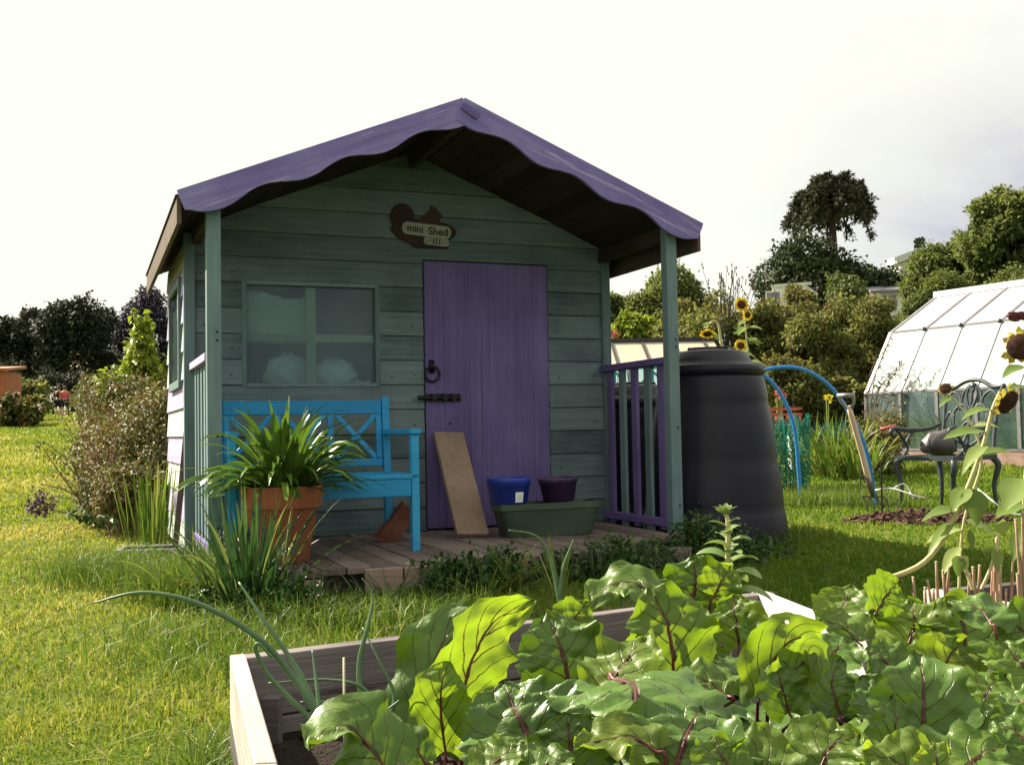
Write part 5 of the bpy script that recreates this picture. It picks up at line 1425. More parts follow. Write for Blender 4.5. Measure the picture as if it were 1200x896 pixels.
random.seed(12); Y = 11.0
sb = ground(874,Y)
sunflower('sunflower','tall sunflower with two yellow heads above the compost bin lid', sb, [sb, at(876,470,Y), at(877,420,Y), at(871,362,Y)],
  [(at(869,357,Y-.08),(-.1,-1,.05),.085),(at(876,369,Y-.12),(.35,-1,-.1),.06)],
  [(at(874,390,Y),(-1,-.4,.2),.20,.14),(at(876,384,Y),(1,-.4,.1),.20,.14),(at(876,400,Y),(1,-.6,.1),.2,.15),(at(877,415,Y),(-1,-.3,.3),.26,.12),(at(874,376,Y),(-.9,-.6,-.1),.16,.12),(at(876,425,Y),(.9,-.5,.2),.24,.16),(at(874,383,Y),(-.8,-.7,-.3),.2,.15),(at(877,408,Y),(-.9,-.6,-.2),.24,.17),(at(876,396,Y),(.7,-.8,-.3),.2,.16),(at(877,435,Y),(-.8,-.6,.1),.26,.18)])
sb = ground(868,Y-.3)
sunflower('sunflower','shorter sunflower with one yellow head just above the right of the bin lid', sb, [sb, at(868,450,Y-.3), at(870,410,Y-.3)],
  [(at(868,405,Y-.4),(-.2,-1,.1),.068)], [(at(869,415,Y-.3),(1,-.4,.2),.22,.14),(at(868,420,Y-.3),(-1,-.4,.2),.2,.13)])
sb = ground(850,Y)
sunflower('sunflower','drooping sunflower head on a bent pale stalk above the bin lid', sb, [sb, at(849,430,Y), at(845,400,Y), at(841,379,Y), at(834,377,Y), at(829,384,Y)],
  [(at(829,391,Y-.03),(-.1,-.5,-.9),.085)], [(at(838,379,Y),(-1,-.2,.1),.2,.12),(at(834,378,Y),(-.9,-.6,-.2),.16,.1),(at(832,390,Y),(.6,-.8,-.4),.18,.12)])

# ================================================================ left side: autumn brambles, bean tower, tray
random.seed(44)
def bramble(label, pts, n, leaf, group, mat='bramble', stems=90, cr=(.16,.34)):
    c = ground(pts[0][0], pts[0][2]); t = thing('bramble_bush', label, 'bush', c, 0, group)
    cl = []
    for px, py, Y, w_ in pts:
        for _ in range(6):
            q = at(px+random.uniform(-w_,w_), py+random.uniform(-w_,w_)*.9, Y+random.uniform(-.5,.5)) - c
            r = random.uniform(*cr); cl.append((q.x,q.y,max(q.z,.12),r,r,r*.9))
    V,F,rn = crown(cl, n, leaf, .15, .2); V[:,2] = np.maximum(V[:,2], .0)
    np_mesh('leaves', V, F, M[mat], t, rn)
    mb = MB(); tips = []
    for _ in range(stems):
        q = random.choice(cl); e = Vector(q[:3])+Vector((random.uniform(-.3,.3),random.uniform(-.3,.3),random.uniform(-.05,.25)))
        b = Vector((q[0]*.8,q[1]*.9,0)); e = e + Vector((random.uniform(-.25,.1),random.uniform(-.2,.2),random.uniform(0,.2))) ; tips.append(e); mb.tube(smooth_path([b, b.lerp(e,.5)+Vector((random.uniform(-.1,.1),0,.1)), e],7), [.008,.003], 5)
    mb.build('stems', M['twig'], t)
    P = np.array([list(e+Vector((random.gauss(0,.05),random.gauss(0,.05),random.gauss(-.03,.05)))) for e in tips for _ in range(14)])
    V,F,rn = leaf_quads(P, sphere_pts(len(P)), leaf*.9, leaf*.5, rng.random(len(P))); np_mesh('leaves', V, F, M[mat], t, rn)
bramble('tangled autumn-brown bramble bush along the lawn edge left of the shed', [(136,508,10.5,16),(156,488,10.2,20),(180,492,9.4,18),(134,540,9.6,18),(165,535,8.8,22)], 26000, .042, 'brambles left of the shed')
bramble('lower yellowing bramble growth beside the shed side wall', [(130,588,8.1,14),(155,582,7.9,16),(180,560,8.2,12),(118,574,8.6,12)], 15000, .034, 'brambles left of the shed', cr=(.10,.22))
bramble('far end of the brown bramble row near the walking people', [(126,482,14,9),(140,474,15,12),(156,470,14,16),(185,470,12.5,12)], 14000, .05, 'brambles left of the shed')
bramble('dry brownish bush between the garden fork and the greenhouse base', [(1016,520,13.2,14),(1040,505,13.6,14),(1000,535,12.8,12),(1030,538,13.0,14)], 9000, .05, 'dry bushes on the right', stems=50, cr=(.12,.26))
# bean tower
Y = 12.2; b = ground(168,Y); t = thing('bean_tower', 'yellow-green climbing bean plant on tall poles left of the shed', 'climbing plant', b, 0)
mb = MB(); tpz = at(168,375,Y)-b
for a in range(4): mb.tube([(.32*math.cos(a*PI/2+.4),.32*math.sin(a*PI/2+.4),0),(tpz.x+.02*math.cos(a),.02*math.sin(a),tpz.z)], .014, 6)
mb.build('poles', M['bark'], t)
cl = []
for i in range(30):
    f = random.random(); q = at(168+random.uniform(-1,1)*(4+20*(1-f)**1.3)-(6*(1-f)), 372+78*(1-f)+random.uniform(-6,6), Y+random.uniform(-.2,.2))-b
    r = random.uniform(.06,.11); cl.append((q.x,q.y,q.z,r,r,r))
V,F,rn = crown(cl, 1500, .08, .2, .5); np_mesh('leaves', V, F, M['lime'], t, rn)
cl = [(q.x,q.y,q.z,.1,.1,.08) for q in (at(px,py,Y)-b for px,py in ((118,448),(130,440),(140,447),(150,440),(126,452),(145,455),(185,430),(190,445)))]
V,F,rn = crown(cl, 420, .085, .2, .3); np_mesh('leaves', V, F, M['lime'], t, rn)
# upright iris-like leaves by the side wall
strap_clump('iris_clump','upright yellow-green leaves growing against the shed side wall','plant', ground(180,6.7), 70, (.35,.62), .014, (0,14), .15, M['longgrass'], base=.16)
# black tray
q = ground(178,6.15); tr2 = thing('seed_tray','shallow black tray with a grey rim lying by the side wall','tray',(q.x,q.y,0),STH*.3)
wx = .17
mb = MB().box(-wx,wx,-.12,.12,.0,.012)
mb.box(-wx,wx,-.12,-.108,.012,.075).box(-wx,wx,.108,.12,.012,.075).box(-wx,-wx+.012,-.108,.108,.012,.075).box(wx-.012,wx,-.108,.108,.012,.075)
mb.build('body', M['blackpl'], tr2, bevel=.003)
mb = MB().box(-wx-.012,wx+.012,-.135,-.105,.076,.09).box(-wx-.012,wx+.012,.105,.135,.076,.09).box(-wx-.012,-wx+.015,-.105,.105,.076,.09).box(wx-.015,wx+.012,-.105,.105,.076,.09)
mb.build('rim', M['alu'], tr2, bevel=.003)
# stake leaning on the wall corner
a, b = ground(203,6.1), at(221,482,6.05)
o = MB().bar((0,0,-.03), b-a, .03,.022,(0,-1,0)).build('wooden_stake', M['eave'], None, bevel=.002); o.location = a; tag(o,'dark wooden stake leaning against the corner of the side wall','stake')
# purple seedheads flopped over the lawn
q = ground(128,6.0); t = thing('flowering_stem','flopped stem with dull purple flower heads lying over the lawn on the left','flower',q,0)
mb = MB(); st_ = smooth_path([at(130,612,6.0)-q, at(100,606,5.95)-q, at(75,600,5.9)-q, at(45,592,5.9)-q],16); mb.tube(st_, [.006,.003], 6)
H_ = []
for px, py in ((36,590),(44,585),(50,590),(40,598),(57,596),(46,598),(34,596),(53,600),(60,588),(48,581)):
    p = at(px,py,5.9)-q; H_.append(p); mb.tube([st_[-3], p], .002, 4)
mb.build('stem', M['twig'], t)
P = np.array([list(h+Vector((random.gauss(0,.012),random.gauss(0,.012),random.gauss(0,.012)))) for h in H_ for _ in range(16)])
V,F,rn = leaf_quads(P, sphere_pts(len(P)), .026, .016, rng.random(len(P))); np_mesh('blooms', V, F, M['thistle'], t, rn)
P = np.array([list(s+Vector((random.gauss(0,.015),random.gauss(0,.015),random.gauss(0,.012)))) for s in st_[:10] for _ in range(9)])
V,F,rn = leaf_quads(P, sphere_pts(len(P)), .04, .02, rng.random(len(P))); np_mesh('leaves', V, F, M['weed'], t, rn)
# ================================================================ raised beds
def bed_plank(parent, a, b, thick, z0, z1, side, inner, outer):
    """plank on edge from a to b; built along local x so the grain follows it"""
    d = (b-a); d.z = 0; L = d.length
    m = MB(); n = 14
    for i in range(n): pass
    m.box(0, L, (0 if side > 0 else -thick), (thick if side > 0 else 0), z0, z1, rnd=random.random())
    o = m.build('plank', inner, parent, bevel=.004, seg=2)
    o.location = a - (parent.location if parent else Vector()); o.rotation_euler = (0,0,math.atan2(d.y,d.x)); return o
random.seed(2)
bed = thing('raised_bed', 'weathered timber raised bed full of beetroot in front of the shed', 'raised bed', (B_L.x,B_L.y,0), 0)
TB = .042
# far plank (two boards high), left plank, right plank, near plank
bed_plank(bed, B_L+bed_far*TB*.2, B_R, TB, -.02, .135, -1, M['bedin'], None)
bed_plank(bed, B_L+bed_far*TB*.2, B_R, TB, .138, BZ, -1, M['bedin'], None)
ln0 = B_L + bed_dn*.0
nl = Vector((-bed_dn.y, bed_dn.x, 0))
for z0, z1, m_ in ((-.02,.135,'bedin'),(.138,BZ+.002,'bedout')):
    o = bed_plank(bed, B_L-bed_far*.012-bed_dn*.0, B_LN, TB*.76, z0, z1, 1, M[m_], None)
rn_dir = (on_plane(966,719,BZ)-on_plane(897,692,BZ)); rn_dir.z = 0; rn_dir.normalize()
rend = B_R + rn_dir*1.7
bed_plank(bed, B_R+rn_dir*.001, rend, TB, -.02, .135, -1, M['bedin'], None)
bed_plank(bed, B_R+rn_dir*.001+Vector((0,0,0)), rend, TB, .138, BZ+.001, -1, M['bedout'], None)
bed_plank(bed, B_LN, rend, TB, -.02, .20, -1, M['bedin'], None)
st_ = MB().box(-.018,.018,-.018,.018,0,.19); 
o = st_.build('corner_peg', M['bedin'], bed, bevel=.003); o.location = (bed_far*.07+bed_dn*.09+Vector((0,0,0)))
def soil_sheet(quad, z, parent, res=26):
    a, b, c, d = [Vector(q) for q in quad]; v = []
    for j in range(res+1):
        for i in range(res+1):
            p = a.lerp(b,i/res).lerp(d.lerp(c,i/res), j/res); v.append((p.x-parent.location.x, p.y-parent.location.y, z+.016*random.random()+.012*math.sin(i*.9)*math.sin(j*.7)))
    m = MB().add(v,[(j*(res+1)+i,j*(res+1)+i+1,(j+1)*(res+1)+i+1,(j+1)*(res+1)+i) for j in range(res) for i in range(res)])
    for _ in range(260):
        p = a.lerp(b,random.random()).lerp(d.lerp(c,random.random()),random.random()); s = random.uniform(.004,.012)
        m.ball((p.x-parent.location.x,p.y-parent.location.y,z+.016), s, 6, 4, 1.3,1,.7, jit=.25)
    return m.build('soil', M['soil'], parent, smooth=True)
soil_sheet([B_LN+bed_far*.03, rend+Vector((-.03,0,0)), B_R+bed_dn*.045, B_L+bed_dn*.045+bed_far*.03], .10, bed)
# second bed on the right
C0 = on_plane(1082,691,BZ); C1 = on_plane(1330,668,BZ); C0.z = C1.z = 0
cd = (C1-C0).normalized(); cn = Vector((cd.y,-cd.x,0))
bed2 = thing('raised_bed', 'second timber raised bed on the right with sunflowers and cut stalks', 'raised bed', (C0.x,C0.y,0), 0)
for z0, z1 in ((-.02,.135),(.138,BZ)):
    bed_plank(bed2, C0, C1, TB, z0, z1, -1, M['bedin'], None)
    bed_plank(bed2, C0+cn*.001-cd*.003, C0+cn*1.9, TB, z0, z1+.001, 1, M['bedout' if z0 > 0 else 'bedin'], None)
soil_sheet([C0+cn*1.9, C1+cn*1.9, C1+cn*.045, C0+cn*.045+cd*.045], .12, bed2)

# ================================================================ beetroot
def beet_mat():
    m, nt, out = _nt('beet_leaf')
    lu, lv, r = _attr(nt,'lu'), _attr(nt,'lv'), _attr(nt,'rnd')
    au = _math(nt,'ABSOLUTE', lu)
    nz = _noise(nt, _map(nt,(1,1,1)), 26, 4, .65)
    # side veins leave the midrib at a slant
    ph = _math(nt,'ADD', _math(nt,'MULTIPLY_ADD', lv, 5.2, _math(nt,'MULTIPLY', au, -2.3)), _math(nt,'MULTIPLY', nz.outputs['Fac'], .55))
    ph = _math(nt,'ADD', ph, _math(nt,'MULTIPLY', _math(nt,'SIGN', lu), .22))
    fr_ = _math(nt,'ABSOLUTE', _math(nt,'SUBTRACT', _math(nt,'FRACT', ph), .5))
    wv = _math(nt,'MULTIPLY_ADD', au, -.10, .11)
    vein = _math(nt,'SUBTRACT', 1.0, _math(nt,'DIVIDE', fr_, _math(nt,'MAXIMUM', wv, .012)), None, True)
    vein = _math(nt,'MULTIPLY', vein, 1.2, None, True)
    rib = _math(nt,'SUBTRACT', 1.0, _math(nt,'DIVIDE', au, _math(nt,'MULTIPLY_ADD', lv, -.055, .075)), None, True)
    rib = _math(nt,'MULTIPLY', rib, 2.2, None, True)
    v = _math(nt,'MAXIMUM', vein, rib)
    # tone
    ramp = _ramp(nt, [(0,(.038,.088,.013)),(.5,(.080,.148,.022)),(.85,(.145,.215,.035)),(1,(.23,.28,.045))])
    big = _noise(nt, _map(nt,(1,1,1)), 9, 4, .6)
    nt.links.new(_math(nt,'ADD', _math(nt,'MULTIPLY', r, .7), _math(nt,'MULTIPLY_ADD', big.outputs['Fac'], .8, -.25)), ramp.inputs[0])
    geo = nt.nodes.new('ShaderNodeNewGeometry')
    top_v = (.085,.022,.028); 
    col = _mix(nt, _math(nt,'MAXIMUM', _math(nt,'MULTIPLY', vein, .38), _math(nt,'MULTIPLY', rib, .8)), ramp.outputs[0], top_v)
    tcol = _mix(nt, _math(nt,'MULTIPLY', v, 1.0, None, True), _mix(nt, 1.0, ramp.outputs[0], (2.1,2.0,.5), 'MULTIPLY'), (.03,.006,.008))
    vo = nt.nodes.new('ShaderNodeTexVoronoi'); vo.feature = 'SMOOTH_F1'; vo.inputs['Scale'].default_value = 48; nt.links.new(_map(nt,(1,1,1)), vo.inputs['Vector'])
    h = _math(nt,'SUBTRACT', _math(nt,'MULTIPLY', vo.outputs['Distance'], -.6), _math(nt,'MULTIPLY', v, .7))
    nz2 = _noise(nt, _map(nt,(1,1,1),(5,5,1)), 85, 4, .65)
    nb = _bump(nt, _math(nt,'ADD', h, _math(nt,'MULTIPLY', nz2.outputs['Fac'], .35)), .42, .009)
    p = _pr(nt, None, col, _math(nt,'MULTIPLY_ADD', nz2.outputs['Fac'], .25, .28), .34, 0, nb)
    t = nt.nodes.new('ShaderNodeBsdfTranslucent'); nt.links.new(tcol, t.inputs[0])
    mx = nt.nodes.new('ShaderNodeMixShader'); nt.links.new(_math(nt,'ADD', .07, _math(nt,'MULTIPLY', _math(nt,'MULTIPLY_ADD', r, 2.2, -.75, True), .42)), mx.inputs[0])
    nt.links.new(p.outputs[0], mx.inputs[1]); nt.links.new(t.outputs[0], mx.inputs[2])
    # slug holes
    hn = nt.nodes.new('ShaderNodeTexVoronoi'); hn.inputs['Scale'].default_value = 17; nt.links.new(_map(nt,(1,1,1),(3,8,5)), hn.inputs['Vector'])
    hole = _math(nt,'LESS_THAN', _math(nt,'ADD', hn.outputs['Distance'], _math(nt,'MULTIPLY', nz.outputs['Fac'], .10)), .115)
    tr = nt.nodes.new('ShaderNodeBsdfTransparent'); m2 = nt.nodes.new('ShaderNodeMixShader')
    nt.links.new(hole, m2.inputs[0]); nt.links.new(mx.outputs[0], m2.inputs[1]); nt.links.new(tr.outputs[0], m2.inputs[2])
    nt.links.new(m2.outputs[0], out.inputs['Surface']); return m
M['beet'] = beet_mat()
M['beetstalk'] = plain('beet_stalk', (.07,.008,.015), (.14,.02,.03), 14, .4, .45, 0, .2)
def beet_leaf(parent, crown_p, mids, W, nh, cup=.18, ruf=.10, tone=None, seed=0, tip=0.0):
    """mids: world points along the midrib from the blade's foot to its tip; crown_p: where the stalk leaves the soil"""
    r = np.random.default_rng(seed); o0 = parent.location
    nv, nu = 34, 18
    path = smooth_path(mids, nv+1); nh = Vector(nh).normalized()
    ph = r.uniform(0,6.28,8); V, LU, LV = [], [], []
    Ltot = sum((path[i+1]-path[i]).length for i in range(nv))
    for i, p in enumerate(path):
        t = i/nv; T = (path[min(i+1,nv)]-path[max(i-1,0)]).normalized()
        s = T.cross(nh); s = s.normalized() if s.length > .05 else T.orthogonal().normalized()
        N = s.cross(T)
        w = W*.5*(max(0,math.sin(PI*min(1,(t*.945+.055))**.78))**.72)
        edge = 1 + .045*math.sin(t*19+ph[0]) + .035*math.sin(t*37+ph[1]) + .03*math.sin(t*71+ph[3])
        for j in range(nu+1):
            u = -1+2*j/nu; a = abs(u); sd_ = 0 if u < 0 else 1
            ww = w*(edge if a > .8 else 1)
            bend = cup*u*u*w
            wave = .72*ruf*W*(a**2.2)*(math.sin(t*15+ph[2+sd_])+.6*math.sin(t*29+ph[4+sd_])) + .022*W*math.sin(t*19+ph[6])*math.sin(u*7+ph[7]) + .014*W*math.sin(t*37+ph[5])*math.sin(u*11+ph[2]) + .008*W*math.sin(t*71+ph[1])*math.sin(u*23+ph[4])
            lobe = -T*(.16*W*a*a*max(0,1-t*3.2))
            q = p + s*(u*ww*(1-.10*cup*a)) + N*(bend+wave) + lobe
            V.append((q.x-o0.x, q.y-o0.y, q.z-o0.z)); LU.append(u); LV.append(t)
    F = [(i*(nu+1)+j, i*(nu+1)+j+1, (i+1)*(nu+1)+j+1, (i+1)*(nu+1)+j) for i in range(nv) for j in range(nu)]
    tn = float(r.uniform(.1,.9)) if tone is None else tone
    lf = np_mesh('leaf', V, F, M['beet'], parent, np.full(len(V), tn), True, {'lu':LU,'lv':LV})
    c = Vector(crown_p); m0 = path[0]; d0 = (path[2]-path[0]).normalized()
    st = smooth_path([c, c.lerp(m0,.45)+Vector((0,0,.02)), m0-d0*.015, m0, path[8], path[17], path[28]], 26)
    # rib lies just under the blade
    wd_ = W*.030
    MB().tube([q-o0 for q in st], [max(.0036,wd_*.85), max(.003,wd_*.7), max(.0022,wd_*.5), wd_*.28, wd_*.1], 8).build('stalk', M['beetstalk'], lf, smooth=True)
    return lf
C_, U_, LF = (0,-1,.35), (0,-.45,1), (-.7,-.35,.75)
SZ = .115
def crown_at(px, Y): 
    p = at(px, 700, Y); return Vector((p.x, Y, SZ))
PL = {}
def beet(key, px, Y, label, n=5, sp=.17, big=.175):
    t = thing('beetroot_plant', label, 'beetroot', crown_at(px,Y), 0, 'beetroot plants in the raised beds'); PL[key] = t
    for k in range(max(2,n-3)):                               # low leaves around the crown, darker tones painting shade in the gaps
        a = 2*PI*k/n + random.uniform(-.5,.5); d = Vector((math.cos(a), math.sin(a), 0)); r = sp*random.uniform(.7,1.2)
        c = t.location; foot = c + d*r*.35 + Vector((0,0,random.uniform(.05,.08)))
        top = foot + d*r*.35 + Vector((0,0,random.uniform(.01,.04))); end = top + d*r*.65 + Vector((0,0,random.uniform(-.06,.01)))
        beet_leaf(t, c+d*.01, [foot, top, end], big*random.uniform(.7,1.0), Vector((0,0,1))-d*.3, random.uniform(-.1,.25), random.uniform(.06,.10), tone=random.uniform(0,.4), seed=random.randint(0,9999))
    return t
SD_ = [0]
def hero(key, pix, wpx, nh, cup=.15, ruf=.10, tone=None):
    t = PL[key]; mids = [at(*q) for q in pix]; SD_[0] += 1
    Y = sum(q[2] for q in pix)/len(pix)
    c = t.location + Vector((random.uniform(-.015,.015), random.uniform(-.015,.015), 0))
    beet_leaf(t, c, mids, wpx*1.24/FPX*Y, nh, cup, ruf, tone, SD_[0])
random.seed(17)
beet('A', 530, 1.80, 'beetroot plant with the tallest backlit leaf, against the far plank left of centre')
beet('B', 448, 1.48, 'beetroot plant with sunlit drooping leaf nearest the left corner of the bed', 3, .11, .10)
beet('C', 642, 1.55, 'beetroot plant with a large dark leaf at the lower left centre', 5)
beet('D', 680, 1.98, 'beetroot plant whose dark ribbed leaf stands right of the tallest backlit leaf', 4)
beet('E', 738, 1.62, 'beetroot plant with a broad dark leaf spread flat in the middle of the bed', 5)
beet('F', 792, 1.95, 'beetroot plant with a tall dark-ribbed leaf beneath the pale flowering shoot', 4)
beet('G', 818, 2.35, 'rear beetroot plant with bright green leaf left of the pale leafy shoot', 4)
beet('H', 790, 1.36, 'frontmost beetroot plant with a big glossy leaf at the bottom centre', 4)
beet('I', 890, 1.80, 'beetroot plant with the glowing yellow-green red-veined leaf right of centre', 5)
beet('J', 1000, 2.5, 'rear beetroot plant with pale rounded leaves beside the white plank end', 4)
beet('K', 1040, 1.95, 'beetroot plant with dark leaves between the glowing leaf and the tall central right leaf', 5)
beet('Lq', 1085, 1.62, 'beetroot plant with a tall upright grey-green leaf at the lower right', 5)
beet('Mq', 1125, 2.15, 'beetroot plant with crinkled pale leaves below the orange cut stalks', 5)
beet('N', 1172, 1.85, 'beetroot plant with a thick dark red stalk near the right edge', 5)
beet('O', 960, 1.42, 'frontmost beetroot plant with yellow-green leaves at the bottom right of centre', 5)
beet('P', 1090, 1.33, 'frontmost beetroot plant in the bottom right corner', 5)
beet('Q', 900, 2.2, 'rear beetroot plant with half-lit leaf in front of the white plank end', 4)
beet('Rq', 1185, 1.42, 'beetroot plant cut off by the right edge at the bottom', 4)
beet('S', 640, 1.30, 'beetroot plant with small bright leaves at the bottom left centre', 3, .10, .09)
# the leaves that show
hero('A', [(546,835,1.76),(546,800,1.76),(560,757,1.78),(584,724,1.80),(626,702,1.82)], 74, (.5,-1,.1), .16, .15, .85)
hero('A', [(515,885,1.84),(503,830,1.86),(508,780,1.88),(530,735,1.9),(562,708,1.92)], 84, (-.4,-1,.25), .12, .13, .35)
hero('A', [(522,880,1.72),(517,840,1.72),(518,800,1.72),(528,775,1.74)], 60, C_, .1, .08, .85)
hero('B', [(452,900,1.46),(425,866,1.47),(395,848,1.46),(362,876,1.40)], 95, (-.2,-.55,1), .05, .08, .5)
hero('B', [(498,893,1.55),(478,866,1.56),(446,856,1.56)], 38, U_, .2, .1, .6)
hero('C', [(632,896,1.55),(615,853,1.57),(600,825,1.60),(590,798,1.64)], 128, (.05,-1,.25), .05, .06, .25)
hero('C', [(672,905,1.5),(668,868,1.5),(664,835,1.52)], 90, C_, .1, .08, .1)
hero('D', [(668,808,1.92),(661,772,1.93),(652,745,1.95),(640,718,1.99)], 92, (.15,-1,.3), .1, .10, .45)
hero('D', [(668,745,2.02),(675,722,2.04),(690,704,2.06)], 46, C_, .15, .1, .8)
hero('E', [(720,796,1.68),(742,803,1.60),(744,828,1.52),(730,862,1.46)], 165, (0,-.5,1), -.18, .05, .3)
hero('E', [(712,806,1.76),(732,775,1.80),(760,742,1.86)], 84, (-.5,-.6,.8), .12, .12, .95)
hero('F', [(790,792,1.92),(786,748,1.93),(776,715,1.95),(758,688,1.98)], 92, (.3,-1,.2), .12, .10, .7)
hero('F', [(770,700,2.15),(742,682,2.18),(712,688,2.18),(690,716,2.15)], 58, (0,-.45,1), .05, .12, .6)
hero('F', [(850,814,1.74),(826,796,1.76),(794,790,1.76)], 56, U_, .1, .1, .6)
hero('G', [(808,712,2.32),(815,685,2.33),(812,650,2.36)], 86, (-.2,-1,.2), .12, .12, .55)
hero('G', [(836,700,2.30),(846,680,2.30),(858,662,2.32)], 42, C_, .1, .1, .9)
hero('H', [(792,900,1.34),(806,858,1.36),(822,828,1.42)], 140, (0,-.75,1), .02, .07, .3)
hero('H', [(768,880,1.34),(738,862,1.35),(704,868,1.34),(672,872,1.33)], 62, (-.3,-.4,1), .15, .12, .95)
hero('I', [(891,816,1.74),(901,784,1.74),(922,754,1.75),(944,746,1.77),(966,750,1.79)], 60, (-.3,-1,.2), .2, .2, .8)
hero('I', [(910,800,1.71),(935,782,1.71),(955,765,1.72),(958,795,1.69)], 44, (.3,-1,.3), .15, .12, .85)
hero('I', [(925,835,1.7),(915,800,1.7),(908,775,1.72)], 50, C_, .15, .08, .5)
hero('Q', [(866,758,2.10),(862,725,2.11),(860,696,2.14)], 66, (-.55,-.75,.6), .15, .08, .75)
hero('Q', [(905,770,2.05),(888,745,2.08),(878,715,2.12)], 50, (.5,-.8,.4), .1, .1, .3)
hero('J', [(978,728,2.42),(990,706,2.44),(998,684,2.47)], 56, (-.4,-.7,.7), .2, .06, .65)
hero('J', [(1005,752,2.25),(988,735,2.28),(958,722,2.30)], 58, U_, .1, .08, .6)
hero('J', [(1028,716,2.38),(1040,696,2.40),(1052,682,2.42)], 62, (.3,-1,.1), .3, .05, .7)
hero('J', [(952,800,2.1),(975,765,2.12),(1000,748,2.16)], 66, U_, .1, .1, .5)
hero('K', [(1046,852,1.85),(1030,818,1.88),(1010,792,1.92)], 66, (0,-.8,.8), .1, .1, .35)
hero('K', [(1060,800,1.98),(1035,772,2.0),(1012,760,2.02)], 66, U_, .1, .1, .5)
hero('K', [(985,838,1.9),(975,800,1.92),(985,770,1.95)], 60, C_, .1, .1, .2)
hero('Lq', [(1080,880,1.58),(1082,840,1.59),(1082,798,1.61),(1072,762,1.66)], 98, (-.15,-.9,.5), .15, .06, .4)
hero('Lq', [(1150,880,1.58),(1130,848,1.60),(1106,822,1.62)], 76, (-.2,-.7,.9), .1, .08, .5)
hero('Lq', [(1040,890,1.56),(1050,850,1.57),(1045,815,1.6)], 60, (.3,-.9,.3), .1, .08, .2)
hero('Mq', [(1062,760,2.1),(1072,728,2.12),(1064,700,2.16)], 74, (-.4,-.7,.8), .12, .12, .75)
hero('Mq', [(1124,768,2.05),(1130,735,2.08),(1108,700,2.14)], 92, (-.3,-.8,.7), .12, .13, .65)
hero('Mq', [(1100,800,2.0),(1112,770,2.02),(1128,750,2.05)], 64, (-.2,-1,.3), .1, .12, .9)
hero('N', [(1162,732,1.86),(1146,712,1.90),(1110,704,1.94)], 58, (0,-.4,1), .02, .10, .4)
hero('N', [(1212,752,1.86),(1190,732,1.88),(1166,724,1.9)], 62, (.1,-1,.3), .12, .08, .55)
hero('N', [(1212,795,1.78),(1192,772,1.80),(1172,750,1.84)], 66, (-.2,-.6,.9), .1, .12, .6)
hero('N', [(1150,830,1.75),(1160,805,1.76),(1178,790,1.78)], 54, U_, .1, .1, .6)
hero('O', [(985,866,1.46),(952,856,1.46),(918,880,1.44)], 46, (0,-.4,1), .05, .10, .95)
hero('O', [(960,905,1.38),(975,872,1.40),(1008,862,1.42)], 80, (-.2,-.5,1), .15, .12, .8)
hero('O', [(900,920,1.34),(880,888,1.36),(842,878,1.38)], 84, (-.2,-.5,1), .12, .10, .75)
hero('O', [(1030,905,1.40),(1005,880,1.42),(975,892,1.40)], 56, (0,-.4,1), .1, .12, .95)
hero('P', [(1075,930,1.28),(1055,895,1.30),(1010,880,1.32)], 84, (-.2,-.5,1), .12, .10, .85)
hero('P', [(1120,930,1.28),(1140,890,1.30),(1180,872,1.32)], 104, (-.1,-.5,1), .10, .10, .6)
hero('P', [(1095,925,1.27),(1098,890,1.28),(1092,868,1.30)], 44, (0,-.8,.6), .1, .12, 1.0)
hero('Rq', [(1215,890,1.42),(1195,860,1.45),(1160,842,1.48)], 74, (-.2,-.5,1), .1, .1, .6)
hero('Rq', [(1212,840,1.5),(1195,820,1.53),(1172,812,1.56)], 56, U_, .1, .1, .45)
hero('S', [(558,912,1.28),(588,886,1.29),(616,864,1.31)], 58, (-.4,-.6,.8), .12, .10, .7)
hero('S', [(610,915,1.26),(640,895,1.27),(675,888,1.28)], 60, (-.2,-.5,1), .12, .10, .5)
hero('H', [(860,905,1.30),(842,880,1.31),(835,862,1.33)], 60, (0,-.6,1), .1, .1, .7)

# orange dying leaf stalk
a_, b_ = at(757,742,1.98), at(752,706,1.98)
o = MB().tube(smooth_path([crown_at(760,1.98), a_, a_.lerp(b_,.6), b_],14), [.005,.008,.010,.005], 8).build('withered_stalk', plain('orange_withered_stalk',(.55,.20,.01),(.70,.32,.03),12,.5,.4), None, smooth=True)
tag(o, 'upright orange withered leaf stalk among the rear beetroot leaves', 'stalk')

# ================================================================ pale leafy shoot
Y = 2.45; b = crown_at(853,Y); t = thing('leafy_shoot', 'tall pale green leafy shoot standing above the beetroot leaves', 'plant', b, 0)
pth = smooth_path([b, at(851,700,Y), at(853,650,Y), at(853,612,Y), at(850,600,Y)], 24)
MB().tube([q-b for q in pth], [.0075,.007,.006,.004], 10).build('stem', M['palestem'], t, smooth=True)
lm = MB(); random.seed(6)
def lance(p, d, L, W, mb, droop):
    d = Vector(d).normalized(); pts = []; q = Vector(p)
    for i in range(9): pts.append(q.copy()); q = q + d*(L/8); d = (d+Vector((0,0,-droop/8))).normalized()
    V,F = ribbon(pts, lambda k: W*(math.sin(PI*min(1,(k*.93+.05)**.9))**.9), fold=.35, twist=random.uniform(-.5,.5)); mb.add(V,F)
S1 = Y/FPX
for i in range(24):
    f = i/23; z = at(853,722-108*f,Y); a = i*2.4+.4
    L = S1*(58-36*f**1.2)*random.uniform(.85,1.15)
    lance(z-b, (math.cos(a), math.sin(a), .35+.5*f), L, L*.48, lm, 1.4-.5*f)
for i in range(12):
    a = i*2.4; lance(at(850,606-i*.5,Y)-b, (math.cos(a)*.7, math.sin(a)*.7, .8), S1*random.uniform(12,22), S1*7, lm, .7)
